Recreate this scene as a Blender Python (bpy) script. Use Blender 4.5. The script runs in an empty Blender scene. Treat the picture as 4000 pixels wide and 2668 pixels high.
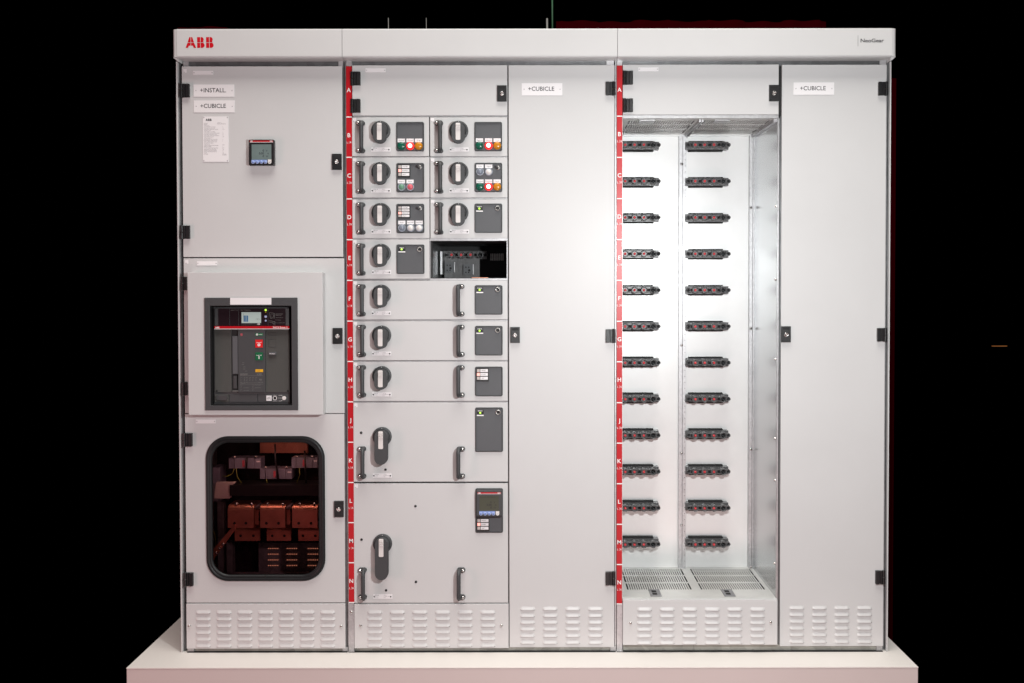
import bpy, bmesh, math, random
from math import sin, cos, pi, radians
from mathutils import Vector, Matrix
random.seed(7)
C = bpy.context.scene.collection
SC = bpy.context.scene

# ------------------------------------------------------------------ camera
F = 4150.0; PX, PY = 2088.0, 1215.0; D = 3.7727
PITCH = 0.0229; ROLL = 0.0013
R0 = Vector((1, 0, 0)); U0 = Vector((0, sin(PITCH), cos(PITCH))); FW = Vector((0, cos(PITCH), -sin(PITCH)))
CR = R0*cos(ROLL) - U0*sin(ROLL); CU = R0*sin(ROLL) + U0*cos(ROLL)
CAMZ = 1.3073
CAM = Vector((0, -D, CAMZ))
cd = bpy.data.cameras.new('camera'); cam = bpy.data.objects.new('camera', cd); C.objects.link(cam)
cd.sensor_fit = 'HORIZONTAL'; cd.sensor_width = 36.0; cd.lens = F/4000*36
cd.shift_x = -(PX-2000)/4000; cd.shift_y = (PY-1334)/4000
cd.clip_start = 0.05; cd.clip_end = 200
m3 = Matrix((CR, CU, -FW)).transposed()
cam.matrix_world = Matrix.Translation(CAM) @ m3.to_4x4()
SC.camera = cam

# ------------------------------------------------------------------ world, exposure, lamps
w = bpy.data.worlds.new('World'); SC.world = w; w.use_nodes = True
w.node_tree.nodes['Background'].inputs[0].default_value = (0, 0, 0, 1)
w.node_tree.nodes['Background'].inputs[1].default_value = 0.0
SC.view_settings.view_transform = 'Standard'; SC.view_settings.look = 'None'
SC.view_settings.exposure = 0.14; SC.view_settings.gamma = 1.0

def area(name, loc, tgt, sx, sy, power, col, shape='RECTANGLE'):
    l = bpy.data.lights.new(name, 'AREA'); l.shape = shape; l.size = sx
    if shape in ('RECTANGLE', 'ELLIPSE'): l.size_y = sy
    l.energy = power; l.color = col
    o = bpy.data.objects.new(name, l); C.objects.link(o); o.location = loc
    o.rotation_euler = (Vector(tgt)-Vector(loc)).to_track_quat('-Z', 'Y').to_euler()
    return o
area('key_lamp', (0.54, -2.12, CAMZ+0.17), (0.40, 0, CAMZ-0.12), 0.085, 0.085, 37, (0.97, 1.0, 1.0), 'DISK')
area('overhead_lamp', (0.1, -1.6, 6.0), (0.1, -0.15, 0.0), 4.0, 2.6, 262, (1.0, 0.95, 0.89))
area('front_fill_lamp', (-0.2, -4.8, 1.6), (0.0, 0, 0.9), 3.2, 2.3, 15, (1.0, 0.88, 0.89))
area('low_front_lamp', (0.35, -2.9, -0.35), (0.1, 0, 0.25), 3.0, 0.6, 19, (1.0, 0.71, 0.68))
area('side_pink_lamp', (-3.3, -2.0, 0.6), (-0.9, 0, 0.9), 0.8, 1.6, 20, (1.0, 0.50, 0.51))
area('added_busbar_light', (-0.93, 0.095, 0.733), (-0.93, 0.095, 0.0), 0.38, 0.035, 0.42, (1.0, 0.72, 0.55))  # unseen lamp added over the busbars, stands in for light entering from behind

# ------------------------------------------------------------------ projection helpers (photo measurements -> metres)
def W(px, py, Y=0.0):
    d = CR*((px-PX)/F) + CU*(-(py-PY)/F) + FW
    t = (Y-CAM.y)/d.y
    p = CAM + d*t
    return p.x, p.z
def RC(x0, y0, x1, y1, Y=0.0):
    a = W(x0, y0, Y); b = W(x1, y0, Y); c = W(x0, y1, Y); d = W(x1, y1, Y)
    return (a[0]+c[0])/2, (b[0]+d[0])/2, (c[1]+d[1])/2, (a[1]+b[1])/2   # X0,X1,Z0,Z1
S = 1/1100.0

# ------------------------------------------------------------------ materials
def new_mat(name):
    m = bpy.data.materials.new(name); m.use_nodes = True
    nt = m.node_tree; b = nt.nodes['Principled BSDF']; return m, nt, b
def tex_coord(nt, scale=(1, 1, 1)):
    g = nt.nodes.new('ShaderNodeNewGeometry'); mp = nt.nodes.new('ShaderNodeMapping')
    nt.links.new(g.outputs['Position'], mp.inputs[0]); mp.inputs['Scale'].default_value = scale
    return mp.outputs[0]
def mat(name, col, rough=0.5, metal=0.0, var=0.0, vscale=8.0, bump=0.0, bscale=600.0, emit=None, es=0.0, stretch=(1,1,1), spec=0.5, coat=0.0, rvar=0.0):
    m, nt, b = new_mat(name)
    b.inputs['Base Color'].default_value = (*col, 1); b.inputs['Roughness'].default_value = rough
    b.inputs['Metallic'].default_value = metal; b.inputs['Specular IOR Level'].default_value = spec
    b.inputs['Coat Weight'].default_value = coat
    v = tex_coord(nt, stretch)
    if var > 0 or rvar > 0:
        n = nt.nodes.new('ShaderNodeTexNoise'); n.inputs['Scale'].default_value = vscale; n.inputs['Detail'].default_value = 6
        n.inputs['Roughness'].default_value = 0.65
        nt.links.new(v, n.inputs['Vector'])
    if var > 0:
        r = nt.nodes.new('ShaderNodeMapRange'); r.inputs['From Min'].default_value = 0.3; r.inputs['From Max'].default_value = 0.7
        r.inputs['To Min'].default_value = 1-var; r.inputs['To Max'].default_value = 1+var
        nt.links.new(n.outputs['Fac'], r.inputs[0])
        mx = nt.nodes.new('ShaderNodeVectorMath'); mx.operation = 'SCALE'; mx.inputs[0].default_value = col
        nt.links.new(r.outputs[0], mx.inputs['Scale']); nt.links.new(mx.outputs[0], b.inputs['Base Color'])
    if rvar > 0:
        r = nt.nodes.new('ShaderNodeMapRange'); r.inputs['From Min'].default_value = 0.3; r.inputs['From Max'].default_value = 0.7
        r.inputs['To Min'].default_value = rough-rvar; r.inputs['To Max'].default_value = rough+rvar
        nt.links.new(n.outputs['Fac'], r.inputs[0]); nt.links.new(r.outputs[0], b.inputs['Roughness'])
    if bump > 0:
        n2 = nt.nodes.new('ShaderNodeTexNoise'); n2.inputs['Scale'].default_value = bscale; n2.inputs['Detail'].default_value = 2
        nt.links.new(v, n2.inputs['Vector'])
        bp = nt.nodes.new('ShaderNodeBump'); bp.inputs['Strength'].default_value = bump; bp.inputs['Distance'].default_value = 0.001
        nt.links.new(n2.outputs['Fac'], bp.inputs['Height']); nt.links.new(bp.outputs[0], b.inputs['Normal'])
    if emit:
        b.inputs['Emission Color'].default_value = (*emit, 1); b.inputs['Emission Strength'].default_value = es
    return m
def galv(name, col, rough=0.42, metal=0.6, amp=0.18, scale=110):
    m, nt, b = new_mat(name); v = tex_coord(nt)
    vo = nt.nodes.new('ShaderNodeTexVoronoi'); vo.inputs['Scale'].default_value = scale; nt.links.new(v, vo.inputs['Vector'])
    n = nt.nodes.new('ShaderNodeTexNoise'); n.inputs['Scale'].default_value = 12; n.inputs['Detail'].default_value = 8; nt.links.new(v, n.inputs['Vector'])
    a = nt.nodes.new('ShaderNodeMath'); a.operation = 'MULTIPLY_ADD'; a.inputs[1].default_value = 0.4
    sp = nt.nodes.new('ShaderNodeSeparateColor'); nt.links.new(vo.outputs['Color'], sp.inputs[0])
    nt.links.new(sp.outputs[0], a.inputs[0]); nt.links.new(n.outputs['Fac'], a.inputs[2])
    r = nt.nodes.new('ShaderNodeMapRange'); r.inputs['From Min'].default_value = 0.35; r.inputs['From Max'].default_value = 1.05
    r.inputs['To Min'].default_value = 1-amp; r.inputs['To Max'].default_value = 1+amp*0.6; nt.links.new(a.outputs[0], r.inputs[0])
    mx = nt.nodes.new('ShaderNodeVectorMath'); mx.operation = 'SCALE'; mx.inputs[0].default_value = col
    nt.links.new(r.outputs[0], mx.inputs['Scale']); nt.links.new(mx.outputs[0], b.inputs['Base Color'])
    b.inputs['Metallic'].default_value = metal; b.inputs['Roughness'].default_value = rough
    return m
M = {}
M['paint'] = mat('light_grey_powder_paint', (0.575, 0.578, 0.578), 0.42, spec=0.42, var=0.02, vscale=3.0, bump=0.28, bscale=520, rvar=0.04)
M['galv'] = galv('galvanised_steel', (0.50, 0.50, 0.51))
M['galv_dk'] = galv('dull_galvanised_steel', (0.30, 0.30, 0.31), 0.5, 0.5, 0.3, 50)
M['galv_base'] = galv('spangled_base_steel', (0.42, 0.42, 0.38), 0.5, 0.35, 0.35, 30)
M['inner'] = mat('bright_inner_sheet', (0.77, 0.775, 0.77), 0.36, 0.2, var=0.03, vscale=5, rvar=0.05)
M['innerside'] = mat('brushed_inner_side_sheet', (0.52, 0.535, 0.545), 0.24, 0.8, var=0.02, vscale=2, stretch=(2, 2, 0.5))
M['floorsheet'] = mat('perforated_sheet_steel', (0.62, 0.62, 0.60), 0.45, 0.3, var=0.08, vscale=9)
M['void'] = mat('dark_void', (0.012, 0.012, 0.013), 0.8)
M['dk'] = mat('dark_grey_plastic', (0.048, 0.051, 0.054), 0.50, bump=0.5, bscale=900)
M['dk2'] = mat('charcoal_textured_plastic', (0.045, 0.045, 0.048), 0.55, bump=0.5, bscale=1200)
M['dkface'] = mat('grey_panel_face', (0.085, 0.089, 0.096), 0.52, bump=0.5, bscale=900, var=0.05)
M['blk'] = mat('black_plastic', (0.010, 0.010, 0.011), 0.38, bump=0.3, bscale=700)
M['rubber'] = mat('black_rubber_gasket', (0.009, 0.010, 0.011), 0.45, spec=0.35)
M['socket'] = mat('dark_moulded_socket_plastic', (0.085, 0.085, 0.088), 0.34, spec=0.5, var=0.3, vscale=40)
M['red'] = mat('red_vinyl', (0.47, 0.003, 0.010), 0.36, spec=0.4)
M['redlogo'] = mat('red_logo_print', (0.52, 0.001, 0.010), 0.6, spec=0.2)
M['white'] = mat('white_label_plastic', (0.80, 0.79, 0.80), 0.45)
M['whitep'] = mat('white_print', (0.85, 0.84, 0.84), 0.5)
M['ink'] = mat('black_ink', (0.012, 0.010, 0.016), 0.6)
M['inkgrey'] = mat('grey_ink', (0.10, 0.085, 0.10), 0.6)
M['chrome'] = mat('bright_steel', (0.75, 0.74, 0.73), 0.18, 1.0)
M['nickel'] = mat('nickel_ring', (0.60, 0.59, 0.57), 0.3, 0.9)
M['brass'] = mat('brass_pin', (0.65, 0.42, 0.10), 0.3, 0.9)
M['insert'] = mat('pale_grip_insert', (0.68, 0.655, 0.64), 0.42)
M['copper'] = mat('copper_bar', (0.80, 0.36, 0.24), 0.38, 0.85, var=0.2, vscale=14)
M['redpin'] = mat('red_contact_pin', (0.70, 0.05, 0.06), 0.4)
M['pod'] = mat('white_podium_laminate', (0.78, 0.74, 0.70), 0.50, var=0.015, vscale=2)
M['podf'] = mat('pink_lit_podium_edge', (0.66, 0.56, 0.54), 0.55, var=0.02, vscale=2)  # white podium front with the pink low light painted into its colour
M['curtain'] = mat('dark_red_velvet', (0.020, 0.0, 0.001), 1.0, spec=0.0)
M['green_l'] = mat('green_lens', (0.008, 0.085, 0.055), 0.22, emit=(0.0, 0.25, 0.12), es=0.06)
M['amber_l'] = mat('amber_lens', (0.50, 0.19, 0.01), 0.25, emit=(0.8, 0.35, 0.0), es=0.05)
M['red_lit'] = mat('lit_red_lens', (0.8, 0.02, 0.02), 0.3, emit=(1.0, 0.03, 0.03), es=0.9)
M['red_core'] = mat('lit_red_core', (1, 0.8, 0.8), 0.3, emit=(1.0, 0.72, 0.70), es=1.6)
M['led_red'] = mat('lit_red_square', (0.9, 0.3, 0.25), 0.4, emit=(1.0, 0.42, 0.36), es=1.0)
M['led_grn'] = mat('lit_green_led', (0.4, 0.9, 0.1), 0.3, emit=(0.60, 1.0, 0.06), es=0.75)
M['led_off'] = mat('unlit_square', (0.50, 0.45, 0.43), 0.5)
M['btn_g'] = mat('green_button_cap', (0.12, 0.27, 0.18), 0.35)
M['btn_r'] = mat('red_button_cap', (0.62, 0.10, 0.13), 0.35)
M['btn_b'] = mat('slate_button_cap', (0.20, 0.23, 0.28), 0.25)
M['btn_w'] = mat('white_button_cap', (0.72, 0.70, 0.68), 0.35)
M['btn_ring'] = mat('clear_grey_ring', (0.30, 0.33, 0.38), 0.18)
M['lcd'] = mat('grey_green_lcd', (0.14, 0.19, 0.185), 0.3, var=0.1, vscale=25)
M['lcd2'] = mat('olive_lcd', (0.035, 0.045, 0.025), 0.3)
M['bluebtn'] = mat('blue_button_strip', (0.20, 0.30, 0.62), 0.4)
M['bluering'] = mat('pale_blue_ring', (0.42, 0.50, 0.75), 0.4)
M['sred'] = mat('red_push_button', (0.70, 0.012, 0.014), 0.35)
M['sgreen'] = mat('green_push_button', (0.005, 0.12, 0.045), 0.35)
M['yellow'] = mat('yellow_indicator', (0.80, 0.42, 0.01), 0.4)
M['screen'] = mat('pale_screen', (0.30, 0.36, 0.34), 0.3, emit=(0.45, 0.55, 0.52), es=0.25)
M['bars'] = mat('blue_bars', (0.02, 0.12, 0.28), 0.4)
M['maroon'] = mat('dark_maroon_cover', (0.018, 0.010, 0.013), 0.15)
M['lilac'] = mat('grey_lilac_plastic', (0.20, 0.21, 0.26), 0.45)
M['cream'] = mat('cream_insulator', (0.62, 0.56, 0.50), 0.5)
M['wire'] = mat('yellow_green_wire', (0.22, 0.26, 0.04), 0.4)
M['cable'] = mat('grey_cable', (0.20, 0.20, 0.19), 0.5)
M['gcable'] = mat('green_cable', (0.005, 0.06, 0.02), 0.6)
M['amberglow'] = mat('distant_amber_glow', (0.3, 0.1, 0.02), 0.5, emit=(0.4, 0.16, 0.05), es=0.22)
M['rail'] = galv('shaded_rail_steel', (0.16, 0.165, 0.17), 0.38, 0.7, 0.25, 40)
M['vent_glow'] = mat('painted_vent_glow', (0.8, 0.4, 0.25), 0.5, emit=(1.0, 0.50, 0.28), es=0.8)  # emissive dashes stand in for light coming through the vent slots
M['ribdk'] = mat('ribbed_dark_plastic', (0.068, 0.066, 0.062), 0.5)
# ribbed plastic: fine ridges as bump
def ribs(m):
    nt = m.node_tree; b = nt.nodes['Principled BSDF']; v = tex_coord(nt)
    wv = nt.nodes.new('ShaderNodeTexWave'); wv.bands_direction = 'Z'; wv.inputs['Scale'].default_value = 105
    nt.links.new(v, wv.inputs['Vector']); bp = nt.nodes.new('ShaderNodeBump'); bp.inputs['Strength'].default_value = 0.9
    bp.inputs['Distance'].default_value = 0.0015
    nt.links.new(wv.outputs['Fac'], bp.inputs['Height']); nt.links.new(bp.outputs[0], b.inputs['Normal'])
ribs(M['ribdk'])
# tinted window pane
m, nt, b = new_mat('tinted_window_pane'); nt.nodes.remove(b)
out = nt.nodes['Material Output']; tr = nt.nodes.new('ShaderNodeBsdfTransparent'); tr.inputs[0].default_value = (0.72, 0.58, 0.60, 1)
gl = nt.nodes.new('ShaderNodeBsdfGlossy'); gl.inputs['Roughness'].default_value = 0.03; gl.inputs[0].default_value = (0.8, 0.8, 0.8, 1)
fr = nt.nodes.new('ShaderNodeFresnel'); mxs = nt.nodes.new('ShaderNodeMixShader')
nt.links.new(fr.outputs[0], mxs.inputs[0]); nt.links.new(tr.outputs[0], mxs.inputs[1]); nt.links.new(gl.outputs[0], mxs.inputs[2])
nt.links.new(mxs.outputs[0], out.inputs[0]); M['glass'] = m

# ------------------------------------------------------------------ mesh builder
ORG = {}
def worldorg(o): return ORG.get(o.name, Vector((0, 0, 0))) if o else Vector((0, 0, 0))
FONT = {}
def font_geo(s, bold=0.0):
    k = (s, bold)
    if k in FONT: return FONT[k]
    cu = bpy.data.curves.new('t', 'FONT'); cu.body = s; cu.resolution_u = 3; cu.offset = bold
    ob = bpy.data.objects.new('t', cu); C.objects.link(ob)
    dg = bpy.context.evaluated_depsgraph_get(); me = bpy.data.meshes.new_from_object(ob.evaluated_get(dg))
    vs = [(v.co.x, v.co.y) for v in me.vertices]; fs = [tuple(p.vertices) for p in me.polygons]
    bpy.data.objects.remove(ob); bpy.data.curves.remove(cu); bpy.data.meshes.remove(me)
    FONT[k] = (vs, fs); return FONT[k]
_h = font_geo('H'); CAPH = max(v[1] for v in _h[0])

def rrect(x0, x1, z0, z1, r, n=6):
    pts = []
    for cx, cz, a0 in ((x1-r, z1-r, 0), (x0+r, z1-r, pi/2), (x0+r, z0+r, pi), (x1-r, z0+r, 1.5*pi)):
        for i in range(n+1):
            a = a0 + i/n*pi/2; pts.append((cx+r*cos(a), cz+r*sin(a)))
    return pts
def circ(cx, cz, r, n=32): return [(cx+r*cos(2*pi*i/n), cz+r*sin(2*pi*i/n)) for i in range(n)]
def stadium(cx, z0, z1, w, n=12):
    r = w/2; p = [(cx+r*cos(pi*i/n), z1-r+r*sin(pi*i/n)) for i in range(n+1)]
    return p + [(cx-r*cos(pi*i/n), z0+r-r*sin(pi*i/n)) for i in range(n+1)]

class MB:
    def __init__(s): s.v = []; s.f = []; s.m = []; s.sm = []
    def add(s, vs, fs, mi=0, smooth=False):
        o = len(s.v); s.v += vs
        for f in fs: s.f.append([i+o for i in f]); s.m.append(mi); s.sm.append(smooth)
    def box(s, x0, x1, y0, y1, z0, z1, mi=0):
        vs = [(x, y, z) for x in (x0, x1) for y in (y0, y1) for z in (z0, z1)]
        s.add(vs, [(0, 1, 3, 2), (4, 6, 7, 5), (0, 4, 5, 1), (2, 3, 7, 6), (0, 2, 6, 4), (1, 5, 7, 3)], mi); return s
    def pbox(s, rect, y0, y1, mi=0, at=None):          # photo rectangle measured at depth `at` (its front)
        X0, X1, Z0, Z1 = RC(*rect, y0 if at is None else at); return s.box(X0, X1, y0, y1, Z0, Z1, mi)
    def prism(s, poly, y0, y1, mi=0, smooth=False):
        n = len(poly); vs = [(x, y0, z) for x, z in poly] + [(x, y1, z) for x, z in poly]
        s.add(vs, [list(range(n))[::-1] if False else list(range(n)), list(range(2*n-1, n-1, -1))], mi)
        o = len(s.v)-2*n
        for i in range(n):
            s.f.append([o+i, o+(i+1) % n, o+n+(i+1) % n, o+n+i]); s.m.append(mi); s.sm.append(smooth)
        return s
    def ring(s, po, pi_, y0, y1, mi=0):
        n = len(po); vs = [(x, y0, z) for x, z in po]+[(x, y0, z) for x, z in pi_]+[(x, y1, z) for x, z in po]+[(x, y1, z) for x, z in pi_]
        fs = []
        for i in range(n):
            j = (i+1) % n
            fs += [(i, j, n+j, n+i), (2*n+i, 3*n+i, 3*n+j, 2*n+j), (i, 2*n+i, 2*n+j, j), (n+i, n+j, 3*n+j, 3*n+i)]
        s.add(vs, fs, mi); return s
    def lathe(s, cx, cz, prof, n=32, mi=0, smooth=True):      # prof: (r, y) from rim to front centre
        vs = []; fs = []
        for r, y in prof:
            vs += [(cx+r*cos(2*pi*i/n), y, cz+r*sin(2*pi*i/n)) for i in range(n)]
        for k in range(len(prof)-1):
            for i in range(n):
                j = (i+1) % n; fs.append((k*n+i, k*n+j, (k+1)*n+j, (k+1)*n+i))
        s.add(vs, fs, mi, smooth)
        if prof[-1][0] > 1e-6:
            o = len(s.v)-n; s.f.append([o+i for i in range(n)]); s.m.append(mi); s.sm.append(False)
        return s
    def tube(s, pts, r, n=12, mi=0):
        P = [Vector(p) for p in pts]; vs = []; fs = []
        up = None
        for k, p in enumerate(P):
            t = (P[min(k+1, len(P)-1)]-P[max(k-1, 0)]).normalized()
            if up is None: up = t.orthogonal().normalized()
            up = (up - t*up.dot(t)).normalized(); sd = t.cross(up)
            vs += [tuple(p+(up*cos(2*pi*i/n)+sd*sin(2*pi*i/n))*r) for i in range(n)]
        for k in range(len(P)-1):
            for i in range(n):
                j = (i+1) % n; fs.append((k*n+i, k*n+j, (k+1)*n+j, (k+1)*n+i))
        fs += [tuple(range(n))[::-1], tuple(range((len(P)-1)*n, len(P)*n))]
        s.add(vs, fs, mi, True); return s
    def text(s, t, x, zbase, cap, y, mi=0, width=None, align='l', bold=0.0, maxw=None):
        vs, fs = font_geo(t, bold)
        if not vs: return s
        k = cap/CAPH; x0 = min(v[0] for v in vs); x1 = max(v[0] for v in vs); wd = (x1-x0)*k
        kx = k*(width/wd if width else 1); wd = (x1-x0)*kx
        ox = x - x0*kx - (wd/2 if align == 'c' else wd if align == 'r' else 0)
        s.add([(ox+a*kx, y, zbase+b_*k) for a, b_ in vs], fs, mi); return s
    def build(s, name, mats, parent=None, bevel=0.0, seg=2, origin=None, smooth_all=False):
        me = s.mesh(name, mats, bevel, seg, origin if origin is not None else worldorg(parent), smooth_all)
        return place(me, name, parent, origin)
    def mesh(s, name, mats, bevel=0.0, seg=2, org=Vector((0, 0, 0)), smooth_all=False):
        me = bpy.data.meshes.new(name)
        me.from_pydata([(a-org[0], b_-org[1], c-org[2]) for a, b_, c in s.v], [], s.f)
        if not isinstance(mats, (list, tuple)): mats = [mats]
        for m_ in mats: me.materials.append(M[m_] if isinstance(m_, str) else m_)
        for p, mi, sm in zip(me.polygons, s.m, s.sm): p.material_index = mi; p.use_smooth = sm or smooth_all
        bm = bmesh.new(); bm.from_mesh(me)
        if bevel > 0:
            es = [e for e in bm.edges if len(e.link_faces) == 2 and e.calc_face_angle(0) > radians(40)]
            bmesh.ops.bevel(bm, geom=es, offset=bevel, segments=seg, profile=0.6, affect='EDGES', clamp_overlap=True)
        bmesh.ops.recalc_face_normals(bm, faces=[f for f in bm.faces])
        bm.to_mesh(me); bm.free(); me.update(); return me
def place(me, name, parent, origin=None):
    o = bpy.data.objects.new(name, me); C.objects.link(o)
    po = worldorg(parent); wo = Vector(origin) if origin is not None else po
    if parent is not None: o.parent = parent
    o.location = wo-po; ORG[o.name] = wo; return o
def thing(name, label, cat, loc, group=None):
    o = bpy.data.objects.new(name, None); C.objects.link(o); o.location = loc; o.empty_display_size = 0.05
    ORG[o.name] = Vector(loc); o['label'] = label; o['category'] = cat
    if group: o['group'] = group
    return o
def tag(o, label, cat, group=None):
    o['label'] = label; o['category'] = cat
    if group: o['group'] = group
    return o

# ------------------------------------------------------------------ podium
x0 = -1.403; x1 = 1.316
p = MB().box(x0, x1, -0.152, 0.9, -0.30, -0.0035, 0).box(x0-0.001, x1+0.001, -0.1535, 0.901, -0.0035, 0.0, 1)
po = p.build('podium', ['podf', 'pod'], None, 0.0008, 1); po['kind'] = 'structure'

# ------------------------------------------------------------------ shared small meshes
def screw_mesh():
    mb = MB(); mb.lathe(0, 0, [(0.0056, 0.0), (0.0056, -0.0012), (0.0048, -0.0032), (0.0030, -0.0044), (0.0019, -0.0047)], 20, 0)
    mb.lathe(0, 0, [(0.0018, -0.0049), (0.0, -0.00491)], 8, 1, False); return mb.mesh('screw', ['chrome', 'void'])
SCREW = screw_mesh()
def rivet_mesh():
    mb = MB(); mb.lathe(0, 0, [(0.0022, 0), (0.0022, -0.0005), (0.0014, -0.0006), (0.0013, -0.0002)], 12, 0); return mb.mesh('rivet', ['inkgrey'])
HINGE = {}
def hinge_mesh(flip, short=False):
    k = (flip, short)
    if k in HINGE: return HINGE[k]
    g = -1 if flip else 1; mb = MB(); h = 0.0235; wd = 0.020 if short else 0.034
    a = 0.010*g; b_ = wd*g
    def bx(x0, x1, y0, y1, z0, z1, mi=0): mb.box(min(x0, x1), max(x0, x1), y0, y1, z0, z1, mi)
    bx(a, b_, -0.008, -0.0002, -h, h); 
    if not short:
        bx(0.0215*g, b_, -0.013, -0.0081, -h, h); bx(0.012*g, 0.0185*g, -0.012, -0.0081, -h, h)
    def cylz(r, z0, z1, mi):
        n = 16; vs = [(0.005*g+r*cos(2*pi*i/n), -0.006+r*sin(2*pi*i/n), z) for z in (z0, z1) for i in range(n)]
        mb.add(vs, [(i, (i+1) % n, n+(i+1) % n, n+i) for i in range(n)]+[tuple(range(n)), tuple(range(n, 2*n))], mi)
    cylz(0.0062, -h-0.001, -0.0010, 0); cylz(0.0062, 0.0006, h+0.001, 0); cylz(0.0064, -0.0010, 0.0006, 1)
    HINGE[k] = mb.mesh('hinge', ['blk', 'brass'], 0.0008, 1); return HINGE[k]
def hinge(parent, px, py, flip=False, short=False, Y=0.0):
    X, Z = W(px, py, Y); return place(hinge_mesh(flip, short), 'hinge', parent, (X, Y, Z))
_l = MB(); _l.box(-0.0168, 0.0168, -0.010, -0.0002, -0.0282, 0.0282, 0)
LB = _l.mesh('latch', ['blk'], 0.0015, 2)
def latch_mesh():
    mb = MB(); mb.box(-0.0168, 0.0168, -0.009, -0.0002, -0.0282, 0.0282, 0)
    mb.box(-0.012, 0.012, -0.0105, -0.0091, -0.021, 0.013, 0); mb.box(-0.0115, 0.0115, -0.0094, -0.0091, 0.0165, 0.0235, 2)
    mb.lathe(0, -0.001, [(0.0078, -0.0106), (0.0078, -0.0125), (0.0066, -0.0135), (0.0050, -0.0130), (0.0045, -0.0118)], 24, 1)
    mb.lathe(0, -0.001, [(0.0028, -0.0119), (0.0028, -0.0138), (0.0010, -0.0142)], 12, 1)
    return mb.mesh('latch', ['blk', 'chrome', 'void'], 0.0)
LATCH = latch_mesh()
def latch(parent, rect, Y=0.0):
    X0, X1, Z0, Z1 = RC(*rect, Y-0.009); return place(LATCH, 'latch', parent, ((X0+X1)/2, Y, (Z0+Z1)/2))
def screw(parent, px, py, Y=0.0, name='screw', me=None):
    X, Z = W(px, py, Y); return place(me or SCREW, name, parent, (X, Y, Z))
def plate(parent, rect, lines=(), Y=0.0, th=0.0016, holes=True, name='name_plate', hole_in=6):
    """white engraved plate; lines: (text, px, py_baseline, cap_px, mat_index, width_px, align, bold)"""
    mb = MB(); f = Y-th; mb.pbox(rect, f, Y-0.0001, 0, at=f)
    for t in lines:
        tx, px, py, cap, mi, wd, al, bo = t
        X, Z = W(px, py, f-0.0003); mb.text(tx, X, Z, cap*S, f-0.0003, mi, wd*S if wd else None, al, bo)
    if holes:
        for hx in (rect[0]+hole_in, rect[2]-hole_in):
            X, Z = W(hx, (rect[1]+rect[3])/2, f); mb.ring(circ(X, Z, 0.0019, 12), circ(X, Z, 0.0013, 12), f-0.0003, f+0.0002, 2)
    return mb.build(name, ['white', 'ink', 'inkgrey'], parent)
def sticker(parent, px, py):
    mb = MB(); mb.pbox((px, py, px+13, py+14), -0.0004, -0.0001, 0); mb.pbox((px+1.2, py+11.2, px+6, py+12.6), -0.0007, -0.0005, 1)
    return mb.build('sticker', ['white', 'inkgrey'], parent)

def louvre(mb, cx, zb, w_, h, d=0.0052, mi=0):
    """pressed louvre: bulges out toward an open lower lip"""
    n = 10; rows = [(1.0, 0.0), (0.8, 0.10), (0.55, 0.42), (0.30, 0.78), (0.10, 0.97), (0.0, 1.0)]
    vs = []; fs = []
    for t, dep in rows:
        for i in range(n+1):
            u = i/n*2-1; e = max(0.0, min(1.0, (1-abs(u))/0.13)); e = e*e*(3-2*e)
            vs.append((cx+u*w_/2, -0.0002-d*dep*e, zb+t*h*(1 if e > 0.5 else 0.9)))
    for r in range(len(rows)-1):
        for i in range(n): a = r*(n+1)+i; fs.append((a, a+1, a+n+2, a+n+1))
    mb.add(vs, fs, mi, True)
    # lip under-face
    b0 = (len(rows)-1)*(n+1); o = len(mb.v)-len(vs)
    lip = [mb.v[o+b0+i] for i in range(n+1)]
    mb.add(lip+[(x, -0.0002, z+0.0012) for x, y, z in lip], [(i, i+1, n+2+i, n+1+i) for i in range(n)], mi+1, False)
def plinth(parent, rect, cols, rows, screws, Y=-0.003, wl=58, hl=14, name='louvred_plinth'):
    X0, X1, Z0, Z1 = RC(*rect, Y); mb = MB(); mb.box(X0, X1, Y, 0.02, Z0, Z1, 0)
    me_ = MB()
    for r in rows:
        for c in cols:
            X, Z = W(c, r, Y); k = len(me_.v); louvre(me_, X, Z, wl*S, hl*S)
            for i in range(k, len(me_.v)): a, b_, z = me_.v[i]; me_.v[i] = (a, b_+Y, z)
    m1 = mb.mesh('p', ['paint'], 0.0016, 2, worldorg(parent))
    # merge bevelled panel with louvres
    bm = bmesh.new(); bm.from_mesh(m1); m2 = me_.mesh('q', ['paint', 'void'], 0, 2, worldorg(parent)); bm.from_mesh(m2)
    me = bpy.data.meshes.new(name); bm.to_mesh(me); bm.free(); me.materials.append(M['paint']); me.materials.append(M['void'])
    o = place(me, name, parent)
    for sx, sy in screws: screw(o, sx, sy, Y)
    return o
def louvres_into(mb, cols, rows, Y, wl=58, hl=14, mi=0):
    for r in rows:
        for c in cols:
            X, Z = W(c, r, Y); k = len(mb.v); louvre(mb, X, Z, wl*S, hl*S, mi=mi)
            for i in range(k, len(mb.v)): a, b_, z = mb.v[i]; mb.v[i] = (a, b_+Y, z)

def joined(name, parts, mats, parent):
    """parts: list of (MB, bevel) merged in one mesh"""
    bm = bmesh.new()
    for mb, bv in parts:
        m_ = mb.mesh('x', mats, bv, 2, worldorg(parent)); bm.from_mesh(m_)
    me = bpy.data.meshes.new(name); bm.to_mesh(me); bm.free()
    for k in mats: me.materials.append(M[k])
    return place(me, name, parent)

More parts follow.
